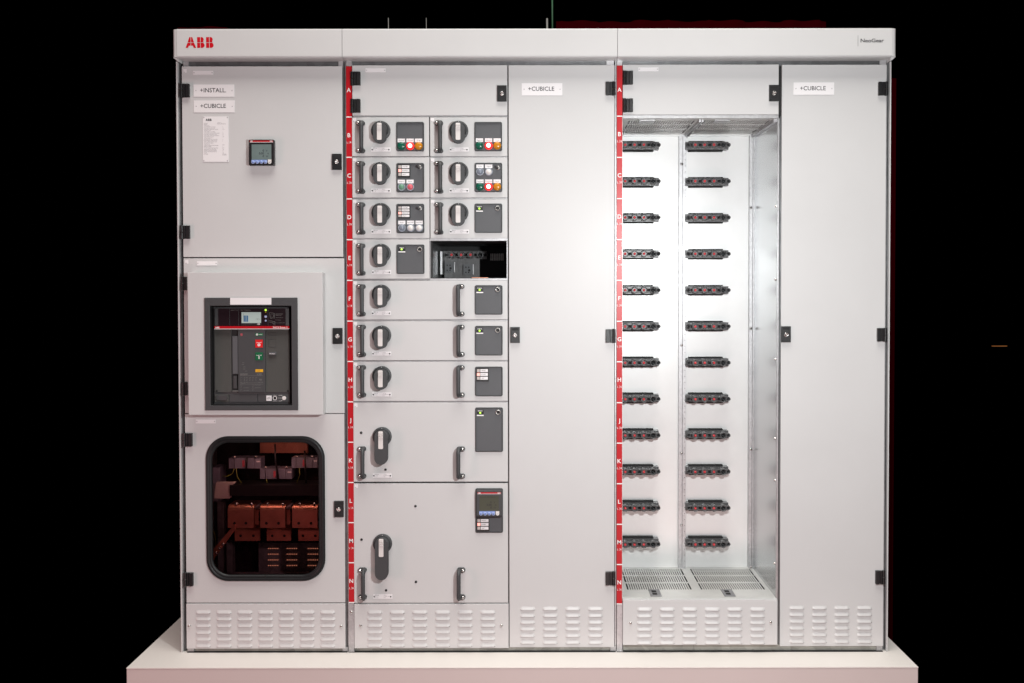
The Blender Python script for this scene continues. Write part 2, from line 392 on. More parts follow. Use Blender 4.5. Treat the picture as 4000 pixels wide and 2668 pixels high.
# ------------------------------------------------------------------ three cabinets
DEP = 0.60
c1 = thing('switchgear_cabinet', 'light grey cabinet holding the circuit breaker, with a black rimmed window below it', 'electrical cabinet', (W(1020, 2548)[0], 0, 0), 'bays of the switchgear line')
c2 = thing('switchgear_cabinet', 'middle light grey cabinet holding the stacked drawer units beside a tall plain door', 'electrical cabinet', (W(1880, 2548)[0], 0, 0), 'bays of the switchgear line')
c3 = thing('switchgear_cabinet', 'light grey cabinet with an open bright compartment showing two columns of plug sockets', 'electrical cabinet', (W(2940, 2548)[0], 0, 0), 'bays of the switchgear line')
XL = lambda px, py=1300: W(px, py)[0]
ZT = W(2080, 118)[1]
T = 0.002
# carcass: thin sheets and front posts
def carcass(parent, xa, xb, inner, posts, name='frame'):
    mb = MB()
    mb.box(xa, xa+T, 0.02, DEP, 0.002, ZT-0.01, 1); mb.box(xb-T, xb, 0.02, DEP, 0.002, ZT-0.01, 1)
    mb.box(xa+T, xb-T, DEP-T, DEP, 0.002, ZT-0.01, 1); mb.box(xa+T, xb-T, 0.02, DEP-T, ZT-0.012, ZT-0.01, 1)
    mb.box(xa+T, xb-T, 0.02, DEP-T, 0.002, 0.004, 1)
    for r, y0, y1, mi in posts: mb.pbox(r, y0, y1, mi)
    return mb.build(name, ['galv', inner, 'rail', 'galv_base', 'paint', 'void'], parent, 0)

# ---- cabinet 1
f1 = carcass(c1, XL(703), XL(1349.5), 'galv_dk', [
    ((713, 236, 1339, 262), 0.012, 0.03, 2), ((716, 236, 736, 262), 0.006, 0.0119, 0), ((1322, 236, 1341, 262), 0.006, 0.0119, 0),
    ((1339, 240, 1345.5, 2545), 0.010, 0.03, 2), ((1345.8, 240, 1350.3, 2545), 0.004, 0.03, 2),
    ((705, 240, 716, 2545), 0.016, 0.03, 2),
    ((716, 1003, 1339, 1011), 0.012, 0.03, 5), ((716, 1613, 1339, 1619), 0.012, 0.03, 5), ((722, 2352, 1342, 2360), 0.012, 0.03, 5),
    ((736, 2530, 1338, 2549.5), 0.008, 0.03, 3), ((733, 2528, 757, 2551), 0.003, 0.0079, 0), ((1338, 2528, 1358, 2551), 0.003, 0.0079, 0)])
MB().pbox((697.5, 240, 703, 2551), 0.0, DEP, 0).build('side_panel', 'paint', c1, 0.0008, 1)
MB().pbox((696.5, 366, 699.5, 2384), 0.045, DEP-0.05, 0, at=0.045).build('side_cover', 'paint', c1, 0.0006, 1)
# top door
def door(parent, rect, Y=0.0, name='door', th=0.018, extra=None, mats=('paint',), hole=None):
    mb = MB(); mb.pbox(rect, Y, Y+th, 0); return joined(name, [(mb, 0.0016)]+(extra or []), list(mats), parent)
d1 = door(c1, (712.7, 258.7, 1338.4, 1004))
hinge(d1, 705, 355.5); hinge(d1, 706.5, 907.5); latch(d1, (1297, 601, 1333.5, 663)); sticker(d1, 716, 270)
plate(d1, (753.7, 276.3, 832.5, 291.6), hole_in=4)
plate(d1, (756, 330, 915, 377.7), [('+INSTALL.', 782, 360.5, 16, 1, 101, 'l', 0.008)], hole_in=9)
plate(d1, (757, 392, 916.3, 439), [('+CUBICLE', 783, 421.5, 15.6, 1, 99, 'l', 0.008)], hole_in=9)
rows_ = [('SERIAL NO.', ''), ('PROJECT', ''), ('MAIN CIRCUIT', ''), ('RATED OPERATIONAL VOLTAGE', 'V'), ('RATED INSULATION VOLTAGE', 'V'), ('RATED IMPULSE WITHSTAND VOLTAGE', '50 Hz'),
 ('EARTHING SYSTEM', ''), ('RATED CURRENT OF ASSEMBLY', 'A'), ('RATED SHORT TIME WITHSTAND CURRENT', 'kA'), ('RATED PEAK WITHSTAND CURRENT', 'kA'), ('RATED COND. SHORT CIRCUIT CURRENT', 'kA'),
 ('RATED DIVERSITY FACTOR', 'RDF'), ('AUXILIARY CIRCUITS', ''), ('RATED CONTROL CIRCUIT VOLTAGE', 'V'), ('RATED CONTROL SUPPLY VOLTAGE', 'V'), ('RATED AUXILIARY SUPPLY VOLTAGE', 'V'), ('MECHANICAL PROPERTIES', ''),
 ('LOCATION TYPE', 'Indoor'), ('AMBIENT AIR TEMPERATURE (AVERAGE)', '35 C'), ('POLLUTION DEGREE', '3'), ('DEGREE OF PROTECTION (ENCLOSURE)', 'IP4X'), ('DEGREE OF PROTECTION (INSIDE)', 'IP20'),
 ('INTERNAL SEPARATION (CUBICLES)', '4b'), ('INTERNAL SEPARATION (MODULES)', '4b'), ('WEIGHT', '1000'), ('STANDARD', 'IEC 61439-1')]
ln = []
for i, (a, b_) in enumerate(rows_):
    y = 482.5+i*4.83; ln.append((a, 797, y, 2.1, 2, None, 'l', 0.0))
    if b_: ln.append((b_, 869.5, y, 2.1, 2, None, 'l', 0.0))
ln.append(('IEC 61439-2', 869.5, 606.5, 2.1, 2, None, 'l', 0)); ln.append(('ORDER NO.', 849, 481, 2.1, 2, None, 'l', 0)); ln.append(('PRODUCTION DATE 2021', 849, 485, 2.1, 2, 33, 'l', 0))
dp = plate(d1, (792.3, 455, 892.6, 632), ln, holes=False, name='data_plate')

def poly_logo(mb, X0, X1, Z0, Z1, y, mi):
    """three-letter emblem: blocky letters each split by thin gaps; unit box 0..2.66 by 0..1"""
    W_ = X1-X0; H_ = Z1-Z0
    def P(pts): mb.add([(X0+a/2.66*W_, y, Z0+b_*H_) for a, b_ in pts], [tuple(range(len(pts)))], mi)
    g = 0.022; m_ = 0.49
    # A: upper halves, lower legs
    def ax(z): return 0.39*(z)                                         # left slant
    cx = 0.50; A = lambda z: (0.39*z*1.0, 1.0-0.39*z)
    P([(A(m_+g)[0], m_+g), (cx-g, m_+g), (cx-g, 1), (A(1)[0]-0.03, 1)]); P([(cx+g, m_+g), (A(m_+g)[1], m_+g), (A(1)[1]+0.03, 1), (cx+g, 1)])
    P([(0, 0), (0.235, 0), (0.31, 0.2), (cx-g, 0.2), (cx-g, m_-g), (A(m_-g)[0], m_-g)]); P([(1.0, 0), (A(m_-g)[1], m_-g), (cx+g, m_-g), (cx+g, 0.2), (0.69, 0.2), (0.765, 0)])
    for bx in (1.10, 1.95):
        P([(bx, 0), (bx+0.29, 0), (bx+0.29, m_-g), (bx, m_-g)]); P([(bx, m_+g), (bx+0.29, m_+g), (bx+0.29, 1), (bx, 1)])
        x = bx+0.335
        up = [(x, m_+g), (x+0.27, m_+g)]+[(x+0.09+0.20*sin(a), 0.78+0.22*cos(a)) for a in [pi*(0.72-0.72*i/8) for i in range(9)]]+[(x, 1)]
        P(up)
        lo = [(x, 0)]+[(x+0.13+0.245*sin(a), 0.235+0.235*-cos(a)) for a in [pi*i/10 for i in range(9)]]+[(x+0.29, m_-g), (x, m_-g)]
        P(lo)
mb = MB(); X0, X1, Z0, Z1 = RC(803.5, 463.5, 826.5, 472.5, -0.002); poly_logo(mb, X0, X1, Z0, Z1, -0.0021, 0)
for hx, hy in ((795.7, 459), (888, 459), (796, 627.5), (888.7, 627.5)):
    X, Z = W(hx, hy, -0.002); mb.ring(circ(X, Z, 0.0020, 12), circ(X, Z, 0.0014, 12), -0.0020, -0.0015, 1)
mb.build('emblem', ['ink', 'inkgrey'], d1)

# panel meter
def meter(parent, face, strip, scr, btn, chk, dark, Y0, Yf):
    mb = MB(); x0, y0, x1, y1 = face
    X0, X1, Z0, Z1 = RC(*face, Yf); mb.box(X0, X1, Yf, Y0-0.0002, Z0, Z1, 0)
    o = joined('panel_meter', [(mb, 0.0035)], ['blk' if not dark else 'dk2'], parent)
    mb = MB(); mb.pbox((strip[0]-3, strip[1]-2, strip[2]+3, y1-5), Yf-0.0008, Yf-0.0001, 0); mb.build('fascia', 'blk' if not dark else 'dk', o, 0)
    mb = MB(); mb.pbox(strip, Yf-0.0014, Yf-0.0009, 0); mb.pbox((strip[0], strip[3]+0.3, strip[2], strip[3]+1.6), Yf-0.0014, Yf-0.0009, 1)
    X, Z = W(strip[0]+2, strip[3]-1, Yf); poly_logo(mb, X, X+0.0088, Z, Z+0.0038, Yf-0.0016, 1)
    X, Z = W(strip[2]-2, strip[3]-1, Yf); mb.text('M2M', X, Z, 0.0036, Yf-0.0016, 1, 0.0095, 'r', 0.03)
    mb.build('red_stripe', ['red', 'whitep'], o)
    s_ = MB(); s_.pbox(scr, Yf-0.0012, Yf-0.0009, 0)
    h = (scr[3]-scr[1])/60
    for t, rx, ry in (('0', .63, .44), ('0.00', .63, .62), ('0', .63, .80)):
        X, Z = W(scr[0]+rx*(scr[2]-scr[0]), scr[1]+ry*(scr[3]-scr[1])+2*h, Yf); s_.text(t, X, Z, 7.8*h*S, Yf-0.0014, 1, None, 'r', 0.012)
    for t, rx, ry in (('V', .73, .44), ('A', .80, .62), ('W', .73, .80)):
        X, Z = W(scr[0]+rx*(scr[2]-scr[0]), scr[1]+ry*(scr[3]-scr[1])+2*h, Yf); s_.text(t, X, Z, 6.5*h*S, Yf-0.0014, 1, None, 'l', 0.0)
    if dark:
        X, Z = W(scr[0]+3, scr[1]+7, Yf); s_.text('POWER METERING', X, Z, 4*S, Yf-0.0014, 1, 60*S)
    s_.build('screen', ['lcd2' if dark else 'lcd', 'ink'], o)
    b2 = MB(); yb = btn[-1]; xs = btn[:-1]
    b2.pbox((xs[0]-6.5, scr[3]+0.3, xs[-1]+6.5, yb-1.0), Yf-0.0013, Yf-0.0009, 0)
    for x in xs:
        X, Z = W(x, yb, Yf); b2.lathe(X, Z, [(0.0060, Yf-0.0009), (0.0060, Yf-0.0020), (0.0046, Yf-0.0022)], 20, 1, False); b2.lathe(X, Z, [(0.0042, Yf-0.0022), (0.0042, Yf-0.0028), (0, Yf-0.0030)], 20, 0)
    b2.build('button_strip', ['bluebtn', 'bluering'], o)
    b3 = MB(); X, Z = W(chk, yb, Yf); r = 0.0062
    b3.prism([(X+r, Z+0.009), (X-r, Z+0.009)]+[(X-r*cos(pi*i/10), Z-r*sin(pi*i/10)) for i in range(11)], Yf-0.0018, Yf-0.0009, 0)
    b3.tube([(X-0.003, Yf-0.002, Z), (X-0.0008, Yf-0.002, Z-0.002), (X+0.003, Yf-0.002, Z+0.0025)], 0.0005, 6, 1)
    b3.build('confirm_button', ['btn_w', 'inkgrey'], o)
    return o
meter(c1, (971, 545, 1070.5, 646), (975.5, 549, 1066.5, 554.5), (983, 564, 1060, 624), (988.6, 1004.9, 1021.3, 1037.4, 633.3), 1053.6, False, 0.0, -0.022)

# middle door with raised box around the breaker
YB = -0.050
mb1 = MB(); mb1.ring([W(716.8, 1009), W(1344, 1009), W(1345.6, 1614.3), W(722.6, 1614.3)], [W(800, 1160), W(1164, 1160), W(1164, 1606), W(800, 1606)], 0.0, 0.018, 0)
Xa, Xb, Za, Zb = RC(734.5, 1063.6, 1261.0, 1621, YB); Ia, Ib, Ic, Id = RC(818, 1190, 1142, 1588, YB)
mb2 = MB(); mb2.ring([(Xa, Zb), (Xb, Zb), (Xb, Za), (Xa, Za)], [(Ia, Id), (Ib, Id), (Ib, Ic), (Ia, Ic)], YB, -0.0003, 0)
d2 = joined('door', [(mb1, 0.0014), (mb2, 0.0018)], ['paint'], c1)
hinge(d2, 709, 1107.5, short=True); hinge(d2, 712, 1518, short=True); latch(d2, (1300, 1281.6, 1336.7, 1343.2)); sticker(d2, 723, 1016)
plate(d2, (769, 1020.7, 848, 1036.8), hole_in=4)
# bezel
mb = MB(); A_ = RC(799.4, 1163, 1163, 1603, YB-0.006); B_ = RC(821, 1194.5, 1139, 1584, YB-0.006)
mb.ring([(A_[0], A_[3]), (A_[1], A_[3]), (A_[1], A_[2]), (A_[0], A_[2])], [(B_[0], B_[3]), (B_[1], B_[3]), (B_[1], B_[2]), (B_[0], B_[2])], YB-0.006, YB-0.0003, 0)
bz = joined('breaker_bezel', [(mb, 0.0015)], ['dk'], c1)
mb = MB(); mb.ring([(B_[0]-.0005, B_[3]+.0005), (B_[1]+.0005, B_[3]+.0005), (B_[1]+.0005, B_[2]-.0005), (B_[0]-.0005, B_[2]-.0005)], [(B_[0]+.002, B_[3]-.002), (B_[1]-.002, B_[3]-.002), (B_[1]-.002, B_[2]+.002), (B_[0]+.002, B_[2]+.002)], YB+0.004, 0.02, 0)
mb.build('bezel_sleeve', 'blk', c1)
plate(c1, (899, 1163, 1059.8, 1190), Y=YB-0.006, holes=False, name='blank_label')
# lower door with window
G = lambda d: [W(803+d, 1703.6+d), W(1269.7-d, 1703.6+d), W(1271-d, 2270-d), W(808+d, 2270-d)]
def winpoly(d, r):
    q = G(d); x0 = (q[0][0]+q[3][0])/2; x1 = (q[1][0]+q[2][0])/2; z1 = q[0][1]; z0 = q[3][1]
    return rrect(x0, x1, z0, z1, r, 10)
def outer(d):      # door rectangle sampled to match winpoly vertex count
    q = [W(723.5, 1617.9), W(1346, 1617.9), W(1347.5, 2354), W(728, 2354)]
    x0 = (q[0][0]+q[3][0])/2; x1 = (q[1][0]+q[2][0])/2; return rrect(x0, x1, q[3][1], q[0][1], 0.0015, 10)
mb = MB(); mb.ring(outer(0), winpoly(10, 0.068), 0.0, 0.018, 0)
d3 = joined('door', [(mb, 0.0)], ['paint'], c1)
mb = MB()
prof = [(0, 0.0), (1.5, -0.006), (6, -0.0105), (12, -0.010), (14, -0.0075), (16, -0.0075), (19, -0.0085), (25, -0.0035), (26, 0.004)]
rings = [[(x, y, z) for x, z in winpoly(d, 0.080-d*S*0.8)] for d, y in prof]; n_ = len(rings[0]); vs = [v for r in rings for v in r]; fs = []
for k in range(len(rings)-1):
    for i in range(n_): j = (i+1) % n_; fs.append((k*n_+i, k*n_+j, (k+1)*n_+j, (k+1)*n_+i))
mb.add(vs, fs, 0, True); mb.pbox((1037.5, 2246, 1039, 2270.2), -0.0112, -0.002, 1)
mb.build('window_gasket', ['rubber', 'void'], d3)
mb = MB(); mb.prism(winpoly(24, 0.058), -0.0015, 0.0015, 0); mb.build('window_pane', 'glass', d3)
hinge(d3, 716, 1717); hinge(d3, 720, 2261); latch(d3, (1305.5, 1958, 1341, 2020)); plate(d3, (764.6, 1638.9, 842, 1654), hole_in=4)
plinth(c1, (728, 2358.4, 1349, 2534), (793.6, 875, 956.2, 1037.3, 1117.9, 1199, 1279.8), (2395.6, 2422, 2448.3, 2474.8, 2500.7, 2526.5), ((740.2, 2445), (1332.5, 2446.4)))
# equipment behind the window
def ibox(name, rect, y0, y1, mt, bev=0.001, parent=c1): return MB().pbox(rect, y0, y1, 0).build(name, mt, parent, bev, 2)
ibox('inner_shelf', (735, 1650, 1340, 1700), 0.03, 0.5, 'galv_dk', 0)
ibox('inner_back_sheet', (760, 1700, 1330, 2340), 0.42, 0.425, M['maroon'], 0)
for r in ((893.7, 1789.8, 1018.7, 1830), (1015.5, 1831, 1140, 1871), (1139, 1787.6, 1240, 1827.8)):
    mb = MB(); w_ = r[2]-r[0]
    for k, (a, b_, dz) in enumerate(((0, .17, 0), (.18, .52, .006), (.56, .8, .004), (.81, 1, 0))):
        mb.pbox((r[0]+a*w_, r[1], r[0]+b_*w_, r[3]), 0.20-dz, 0.26, 0)
    mb.pbox((r[0]+.86*w_, r[1]+10, r[2]-1, r[1]+16), 0.1985, 0.1995, 1); mb.pbox((r[0]+.42*w_, r[1]+8, r[0]+.5*w_, r[3]-6), 0.192, 0.1935, 2)
    mb.build('current_transformer', ['lilac', 'white', 'btn_r'], c1, 0.001)
    for sx in (r[0]+22, r[2]-20): screw(c1, sx, r[1]-4, 0.2, 'bolt')
ibox('copper_link', (1015, 1726, 1202, 1770), 0.33, 0.35, 'copper'); ibox('insulator_bar', (897, 1895, 1246, 1937), 0.14, 0.24, 'blk')
mb = MB(); q = [W(838, 1946, .15), W(845, 1886, .15), W(916, 1886, .15), W(906, 1896, .15), W(898, 1946, .15)]; mb.prism(q, 0.15, 0.17, 0); mb.build('insulating_bracket', 'cream', c1, 0.001)
for bx in (993, 1117):
    ibox('support_insulator', (bx, 1972, bx+22, 1988), 0.20, 0.24, 'cream'); ibox('vertical_copper_bar', (bx+2, 1990, bx+16, 2064), 0.27, 0.275, 'copper')
def cu_bar(rect, Y, holes, hy):
    X0, X1, Z0, Z1 = RC(*rect, Y); mb = MB(); r = 0.020; n = 10
    sec = [(Y, Z0)]+[(Y+r-r*cos(a), Z1-r+r*sin(a)) for a in [pi/2*i/n for i in range(n+1)]]+[(Y+0.10, Z1), (Y+0.10, Z1-0.008), (Y+0.022, Z1-0.010), (Y+0.010, Z0)]
    m_ = len(sec); vs = [(X0, a, b_) for a, b_ in sec]+[(X1, a, b_) for a, b_ in sec]
    mb.add(vs, [(i, (i+1) % m_, m_+(i+1) % m_, m_+i) for i in range(m_)]+[tuple(range(m_)), tuple(range(m_, 2*m_))], 0)
    for h in holes:
        X, Z = W(h, hy, Y); mb.prism(circ(X, Z, 0.0052, 16), Y-0.0006, Y+0.002, 1)
    mb.build('copper_busbar', ['copper', 'void'], c1)
for r, hs in (((890, 1975, 990.6, 2062), (916, 960.7)), ((1016, 1975, 1113.4, 2062), (1040.6, 1088)), ((1141, 1975, 1239.4, 2062), (1167, 1215))): cu_bar(r, 0.12, hs, 2044)
for r, hs in (((917, 2058, 1015, 2113), (940, 989.7)), ((1042, 2058, 1135.8, 2113), (1063.4, 1111)), ((1165, 2058, 1245, 2113), (1183.5, 1231.8))): cu_bar(r, 0.24, hs, 2093)
for i in range(6):
    bx = (924, 983, 1046, 1105, 1171, 1229)[i]; screw(c1, bx, 1969, 0.13, 'bolt')
mb = MB(); a = W(832, 2186, .1); b_ = W(917, 2069, .1); mb.prism([a, (a[0], a[1]+0.035), (b_[0], b_[1]+0.018), b_], 0.10, 0.106, 0); mb.build('earthing_bar', 'copper', c1, 0.001)
for q in ((846, 2160), (858, 2142), (872, 2126)): screw(c1, q[0], q[1], 0.098, 'bolt')
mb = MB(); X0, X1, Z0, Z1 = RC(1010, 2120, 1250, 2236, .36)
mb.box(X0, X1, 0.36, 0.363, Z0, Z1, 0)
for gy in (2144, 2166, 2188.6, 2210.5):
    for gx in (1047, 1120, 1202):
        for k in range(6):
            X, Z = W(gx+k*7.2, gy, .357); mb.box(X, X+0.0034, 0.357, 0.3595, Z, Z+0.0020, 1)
mb.build('perforated_plate', ['galv_dk', 'vent_glow'], c1)
ibox('frame_upright', (885, 2120, 908, 2250), 0.30, 0.34, 'galv_dk'); ibox('frame_upright', (850, 1960, 876, 2250), 0.33, 0.36, 'galv_dk')
ibox('lower_tray', (905, 2236, 1240, 2252), 0.335, 0.345, 'galv_dk'); ibox('side_bracket', (830, 1826, 860, 1960), 0.22, 0.3, 'lilac')
for k, pts in enumerate([[(915, 1830), (908, 1850), (890, 1860), (872, 1860)], [(923, 1830), (926, 1860), (938, 1880), (948, 1893)], [(1040, 1871), (1044, 1885), (1036, 1893)], [(1170, 1828), (1171, 1855), (1160, 1885)], [(829, 2060), (840, 2090), (844, 2140)]]):
    MB().tube([(W(a, b_, .19)[0], 0.19, W(a, b_, .19)[1]) for a, b_ in pts], 0.0016, 8).build('earth_wire', 'wire', c1)
for k, pts in enumerate([[(966, 1785), (962, 1830)], [(1074, 1735), (1076, 1800), (1088, 1871)], [(1190, 1760), (1196, 1900)]]):
    MB().tube([(W(a, b_, .18)[0], 0.18, W(a, b_, .18)[1]) for a, b_ in pts], 0.0035, 8).build('black_cable', 'blk', c1)

# ---- circuit breaker (withdrawable, sits in the door cut-out)
YK = -0.036
br = thing('circuit_breaker', 'dark grey withdrawable circuit breaker with red and green push buttons in a square frame', 'circuit breaker', (W(985, 1580)[0], 0, W(985, 1580)[1]))
YK0 = YK+0.012
bd = MB().pbox((836, 1200, 1132, 1580), YK0, 0.30, 0).build('body', 'dk2', br)
def kb(name, rect, y0, y1, mt, parent=br, bev=0.0006): return MB().pbox(rect, y0, y1, 0).build(name, mt, parent, bev, 1)
kb('ribbed_cover', (839, 1287, 904, 1532), YK0-0.004, YK0-0.0002, 'ribdk'); kb('ribbed_cover', (1037.5, 1287, 1131, 1532), YK0-0.004, YK0-0.0002, 'ribdk')
kb('control_panel', (930, 1287, 1036, 1533.5), YK0-0.010, YK0-0.0002, 'dk')
ch = kb('charging_lever', (907.5, 1313, 929, 1461), YK0-0.007, YK0-0.0002, 'dkface', bev=0.001)
kb('lever_recess', (906.6, 1287, 929.5, 1312), YK0-0.0012, YK0-0.0003, 'void'); kb('lever_recess', (907, 1462, 930, 1526), YK0-0.0012, YK0-0.0003, 'void')
X, Z = W(920, 1492, YK0); MB().lathe(X, Z, [(0.001, YK0-0.0013), (0.001, YK0-0.002)], 8).box(X-0.006, X+0.006, YK0-0.006, YK0-0.0014, Z-0.022, Z+0.022, 0).build('lever_grip', 'dk2', br, 0.003)
kb('lever_lip', (907, 1526.5, 932, 1529), YK0-0.008, YK0-0.0004, 'cable')
kb('racking_panel', (839, 1541, 893, 1571), YK0-0.003, YK0-0.0002, 'ribdk'); kb('racking_panel', (895.5, 1541, 1005, 1571), YK0-0.003, YK0-0.0002, 'dk'); rk = kb('racking_panel', (1007.5, 1541, 1131, 1571), YK0-0.003, YK0-0.0002, 'dk')
X0, X1, Z0, Z1 = RC(845, 1545, 886, 1562, YK0-0.01); MB().prism(rrect(X0, X1, Z0, Z1, 0.006), YK0-0.010, YK0-0.0031, 0).build('pull_knob', 'dk2', br, 0.001)
for q in ((846.5, 1527), (1124.5, 1527)): X, Z = W(*q, YK0-.0045); MB().lathe(X, Z, [(0.0038, YK0-0.0043), (0.0038, YK0-0.0050)], 16).build('screw_hole', 'void', br)
# racking details
Yr = YK0-0.003
mb = MB(); mb.pbox((1040.5, 1545.5, 1060.5, 1565.5), Yr-0.003, Yr-0.0002, 0)
for i, t in enumerate(('PUSH', 'BEFORE', 'OPERATING')):
    X, Z = W(1050.5, 1553+i*3.6, Yr-0.0032); mb.text(t, X, Z, 2.2*S, Yr-0.0033, 1, 11*S+i*3*S, 'c', 0.02)
mb.build('push_label', ['white', 'ink'], br)
mb = MB(); X, Z = W(1074, 1555, Yr); mb.ring(circ(X, Z, 0.0072, 24), circ(X, Z, 0.0056, 24), Yr-0.0010, Yr-0.0002, 0); mb.prism(circ(X, Z, 0.0055, 24), Yr-0.0006, Yr-0.0002, 1)
mb.build('crank_socket', ['whitep', 'void'], br)
X, Z = W(1110.5, 1555, Yr); MB().lathe(X, Z, [(0.0070, Yr-0.0002), (0.0070, Yr-0.0025), (0.006, Yr-0.0032)], 24).build('position_indicator', 'btn_w', br)
mb = MB()
for t, x, y, wd in (('CONNECT', 1067, 1545.5, 13), ('DISCONNECT', 1067, 1567.5, 17), ('TEST', 1087, 1556, 7)): X, Z = W(x, y, Yr-.0005); mb.text(t, X, Z, 2*S, Yr-0.0006, 0, wd*S)
for pts in (((1088, 1544), (1099, 1544), (1104, 1548.5)), ((1095, 1555), (1102, 1555)), ((1088, 1566.5), (1098, 1566.5), (1104, 1561.5))):
    mb.tube([(W(a, b_, Yr)[0], Yr-0.0005, W(a, b_, Yr)[1]) for a, b_ in pts], 0.0005, 6, 0)
mb.build('racking_print', 'whitep', br)
# control panel details
Yc = YK0-0.010
def pb(rect, mt, lab, sym, nm):
    mb = MB(); mb.pbox(rect, Yc-0.003, Yc-0.0002, 0); cx = (rect[0]+rect[2])/2; h = rect[3]-rect[1]
    X, Z = W(cx, rect[1]+0.42*h, Yc-.003); mb.text(lab, X, Z, 3.2*S, Yc-0.0033, 1, 20*S, 'c', 0.02)
    X, Z = W(cx, rect[1]+0.66*h, Yc-.003)
    if sym == 'o': mb.ring(circ(X, Z, 0.0050, 20), circ(X, Z, 0.0020, 20), Yc-0.0034, Yc-0.0031, 1)
    else: mb.box(X-0.0015, X+0.0015, Yc-0.0034, Yc-0.0031, Z-0.005, Z+0.005, 1)
    mb.build(nm, [mt, 'whitep'], br)
pb((997.3, 1327, 1026, 1357.5), 'sred', 'Push OFF', 'o', 'off_button'); pb((997.5, 1376.5, 1026.5, 1407), 'sgreen', 'Push ON', 'i', 'on_button')
mb = MB(); mb.pbox((997, 1301.5, 1027, 1312), Yc-0.0010, Yc-0.0002, 0); X, Z = W(1004.5, 1306.7, Yc); mb.ring(circ(X, Z, 0.0036, 16), circ(X, Z, 0.0014, 16), Yc-0.0016, Yc-0.0011, 1)
X, Z = W(1010, 1308.6, Yc-.001); mb.text('OPEN', X, Z, 3.6*S, Yc-0.0015, 1, 15*S); mb.build('open_indicator', ['sgreen', 'whitep'], br)
mb = MB(); mb.pbox((998, 1442.5, 1027.5, 1453.5), Yc-0.0012, Yc-0.0002, 0); X, Z = W(1002, 1447, Yc-.001)
mb.text('CHARGED', X, Z, 2*S, Yc-0.0015, 1, 17*S); X, Z = W(1002, 1451.5, Yc-.001); mb.text('SPRING', X, Z, 2*S, Yc-0.0015, 1, 14*S); mb.build('spring_indicator', ['yellow', 'inkgrey'], br)
X, Z = W(943.5, 1307, Yc); MB().ring(circ(X, Z, 0.0045, 20), circ(X, Z, 0.0036, 20), Yc-0.0006, Yc-0.0002, 0).box(X-.0012, X+.0012, Yc-.0006, Yc-.0002, Z-.0025, Z+.0025, 0).build('round_mark', 'btn_r', br)
for q in ((946, 1417), (944, 1424), (950, 1433), (949, 1441), (957, 1449)): kb('print_line', (q[0], q[1], q[0]+9, q[1]+.9), Yc-0.0005, Yc-0.0002, 'cable', bev=0)
mb = MB(); mb.pbox((937, 1457.5, 1029.5, 1530), Yc-0.0006, Yc-0.0002, 0)
Yt = Yc-0.0009
def tt(t, x, y, cap=2.3, wd=None, bold=0.0, al='l'): X, Z = W(x, y, Yt); mb.text(t, X, Z, cap*S, Yt, 1, wd*S if wd else None, al, bold)
tt('SACE E4.2H', 938.5, 1463, 3.6, 29, 0.03); tt('Iu 3200', 1004, 1463, 3.6, 18, 0.03); tt('IEC 60947-2', 938.5, 1466.3, 1.8, 26); tt('Cat B 50/60Hz', 1004, 1466.3, 1.8, 18)
for i in range(4):
    for j, x in enumerate((939, 953, 962, 974, 986, 998)):
        if i == 3 and j > 2: continue
        tt(('Ue', 'Icu', 'Ics', 'Icw')[i] if j == 0 else ('240', '440', '440', '525', '690')[j-1] if i == 0 else ('100', '100', '100', '85', '85')[j-1], x, 1476+i*5.9, 2.4)
tt('CE', 1013, 1485.5, 5, 9, 0.02); tt('Made in Italy', 1008, 1493.5, 2, 18); tt('Motor', 940, 1499, 2, 18)
for i in range(5):
    tt(('Aux V', 'YO', 'YC', 'YU', 'M')[i], 939, 1505+i*5.4, 2.3); tt(('Ue', 'Q/1', 'YC', 'Q/2', 'K')[i], 986, 1505+i*5.4, 2.3)
    if i in (0, 2): tt('220-240V AC/DC', 994, 1505+i*5.4, 2.2, 25)
    if i in (2, 4): tt('24V AC/DC', 952, 1505+i*5.4, 2.2, 20)
for y in (1466.8, 1495, 1500.3): mb.pbox((938, y, 1028, y+0.5), Yt, Yt+0.0002, 1)
mb.build('rating_plate', ['dk', 'cable'], br)
kb('trip_reset_button', (1049, 1375.5, 1077.5, 1387), YK0-0.010, YK0-0.0042, 'dkface'); mb = MB(); X, Z = W(1063, 1383, YK0-.0104); mb.text('Trip Reset', X, Z, 3*S, YK0-0.0106, 0, 22*S, 'c', 0.02); mb.build('reset_print', 'whitep', br)
mb = MB()
for r in ((1049, 1325, 1078, 1356), (1049, 1298, 1078, 1310)):
    a = RC(*r, YK0-.005); mb.ring([(a[0], a[3]), (a[1], a[3]), (a[1], a[2]), (a[0], a[2])], [(a[0]+.0006, a[3]-.0006), (a[1]-.0006, a[3]-.0006), (a[1]-.0006, a[2]+.0006), (a[0]+.0006, a[2]+.0006)], YK0-0.0046, YK0-0.0042, 0)
mb.build('cover_outline', 'blk', br)
# trip unit behind clear cover
Yu = YK0-0.012
tu = MB(); tu.pbox((838, 1204, 1129, 1273), Yu, YK0-0.0002, 0); tu = tu.build('trip_unit', ['maroon'], br, 0.001)
mb = MB()
for r in ((851, 1204.5, 852, 1272.5), (896.6, 1205, 897.6, 1272.5), (1115, 1205, 1116, 1272.5), (931.5, 1205, 932.5, 1272.5), (1046.5, 1205, 1047.5, 1272.5), (839, 1204.3, 1128, 1205.1)): mb.pbox(r, Yu-0.0010, Yu-0.0002, 0)
for q in ((844.6, 1245.7), (1122.6, 1243.5)): X, Z = W(*q, Yu); mb.ring(circ(X, Z, .005, 16), circ(X, Z, .0028, 16), Yu-.0016, Yu-.0002, 0)
mb.pbox((839.5, 1206, 850, 1272), Yu-0.0008, Yu-0.0002, 0); mb.pbox((1117, 1206, 1128, 1272), Yu-0.0008, Yu-0.0002, 0)
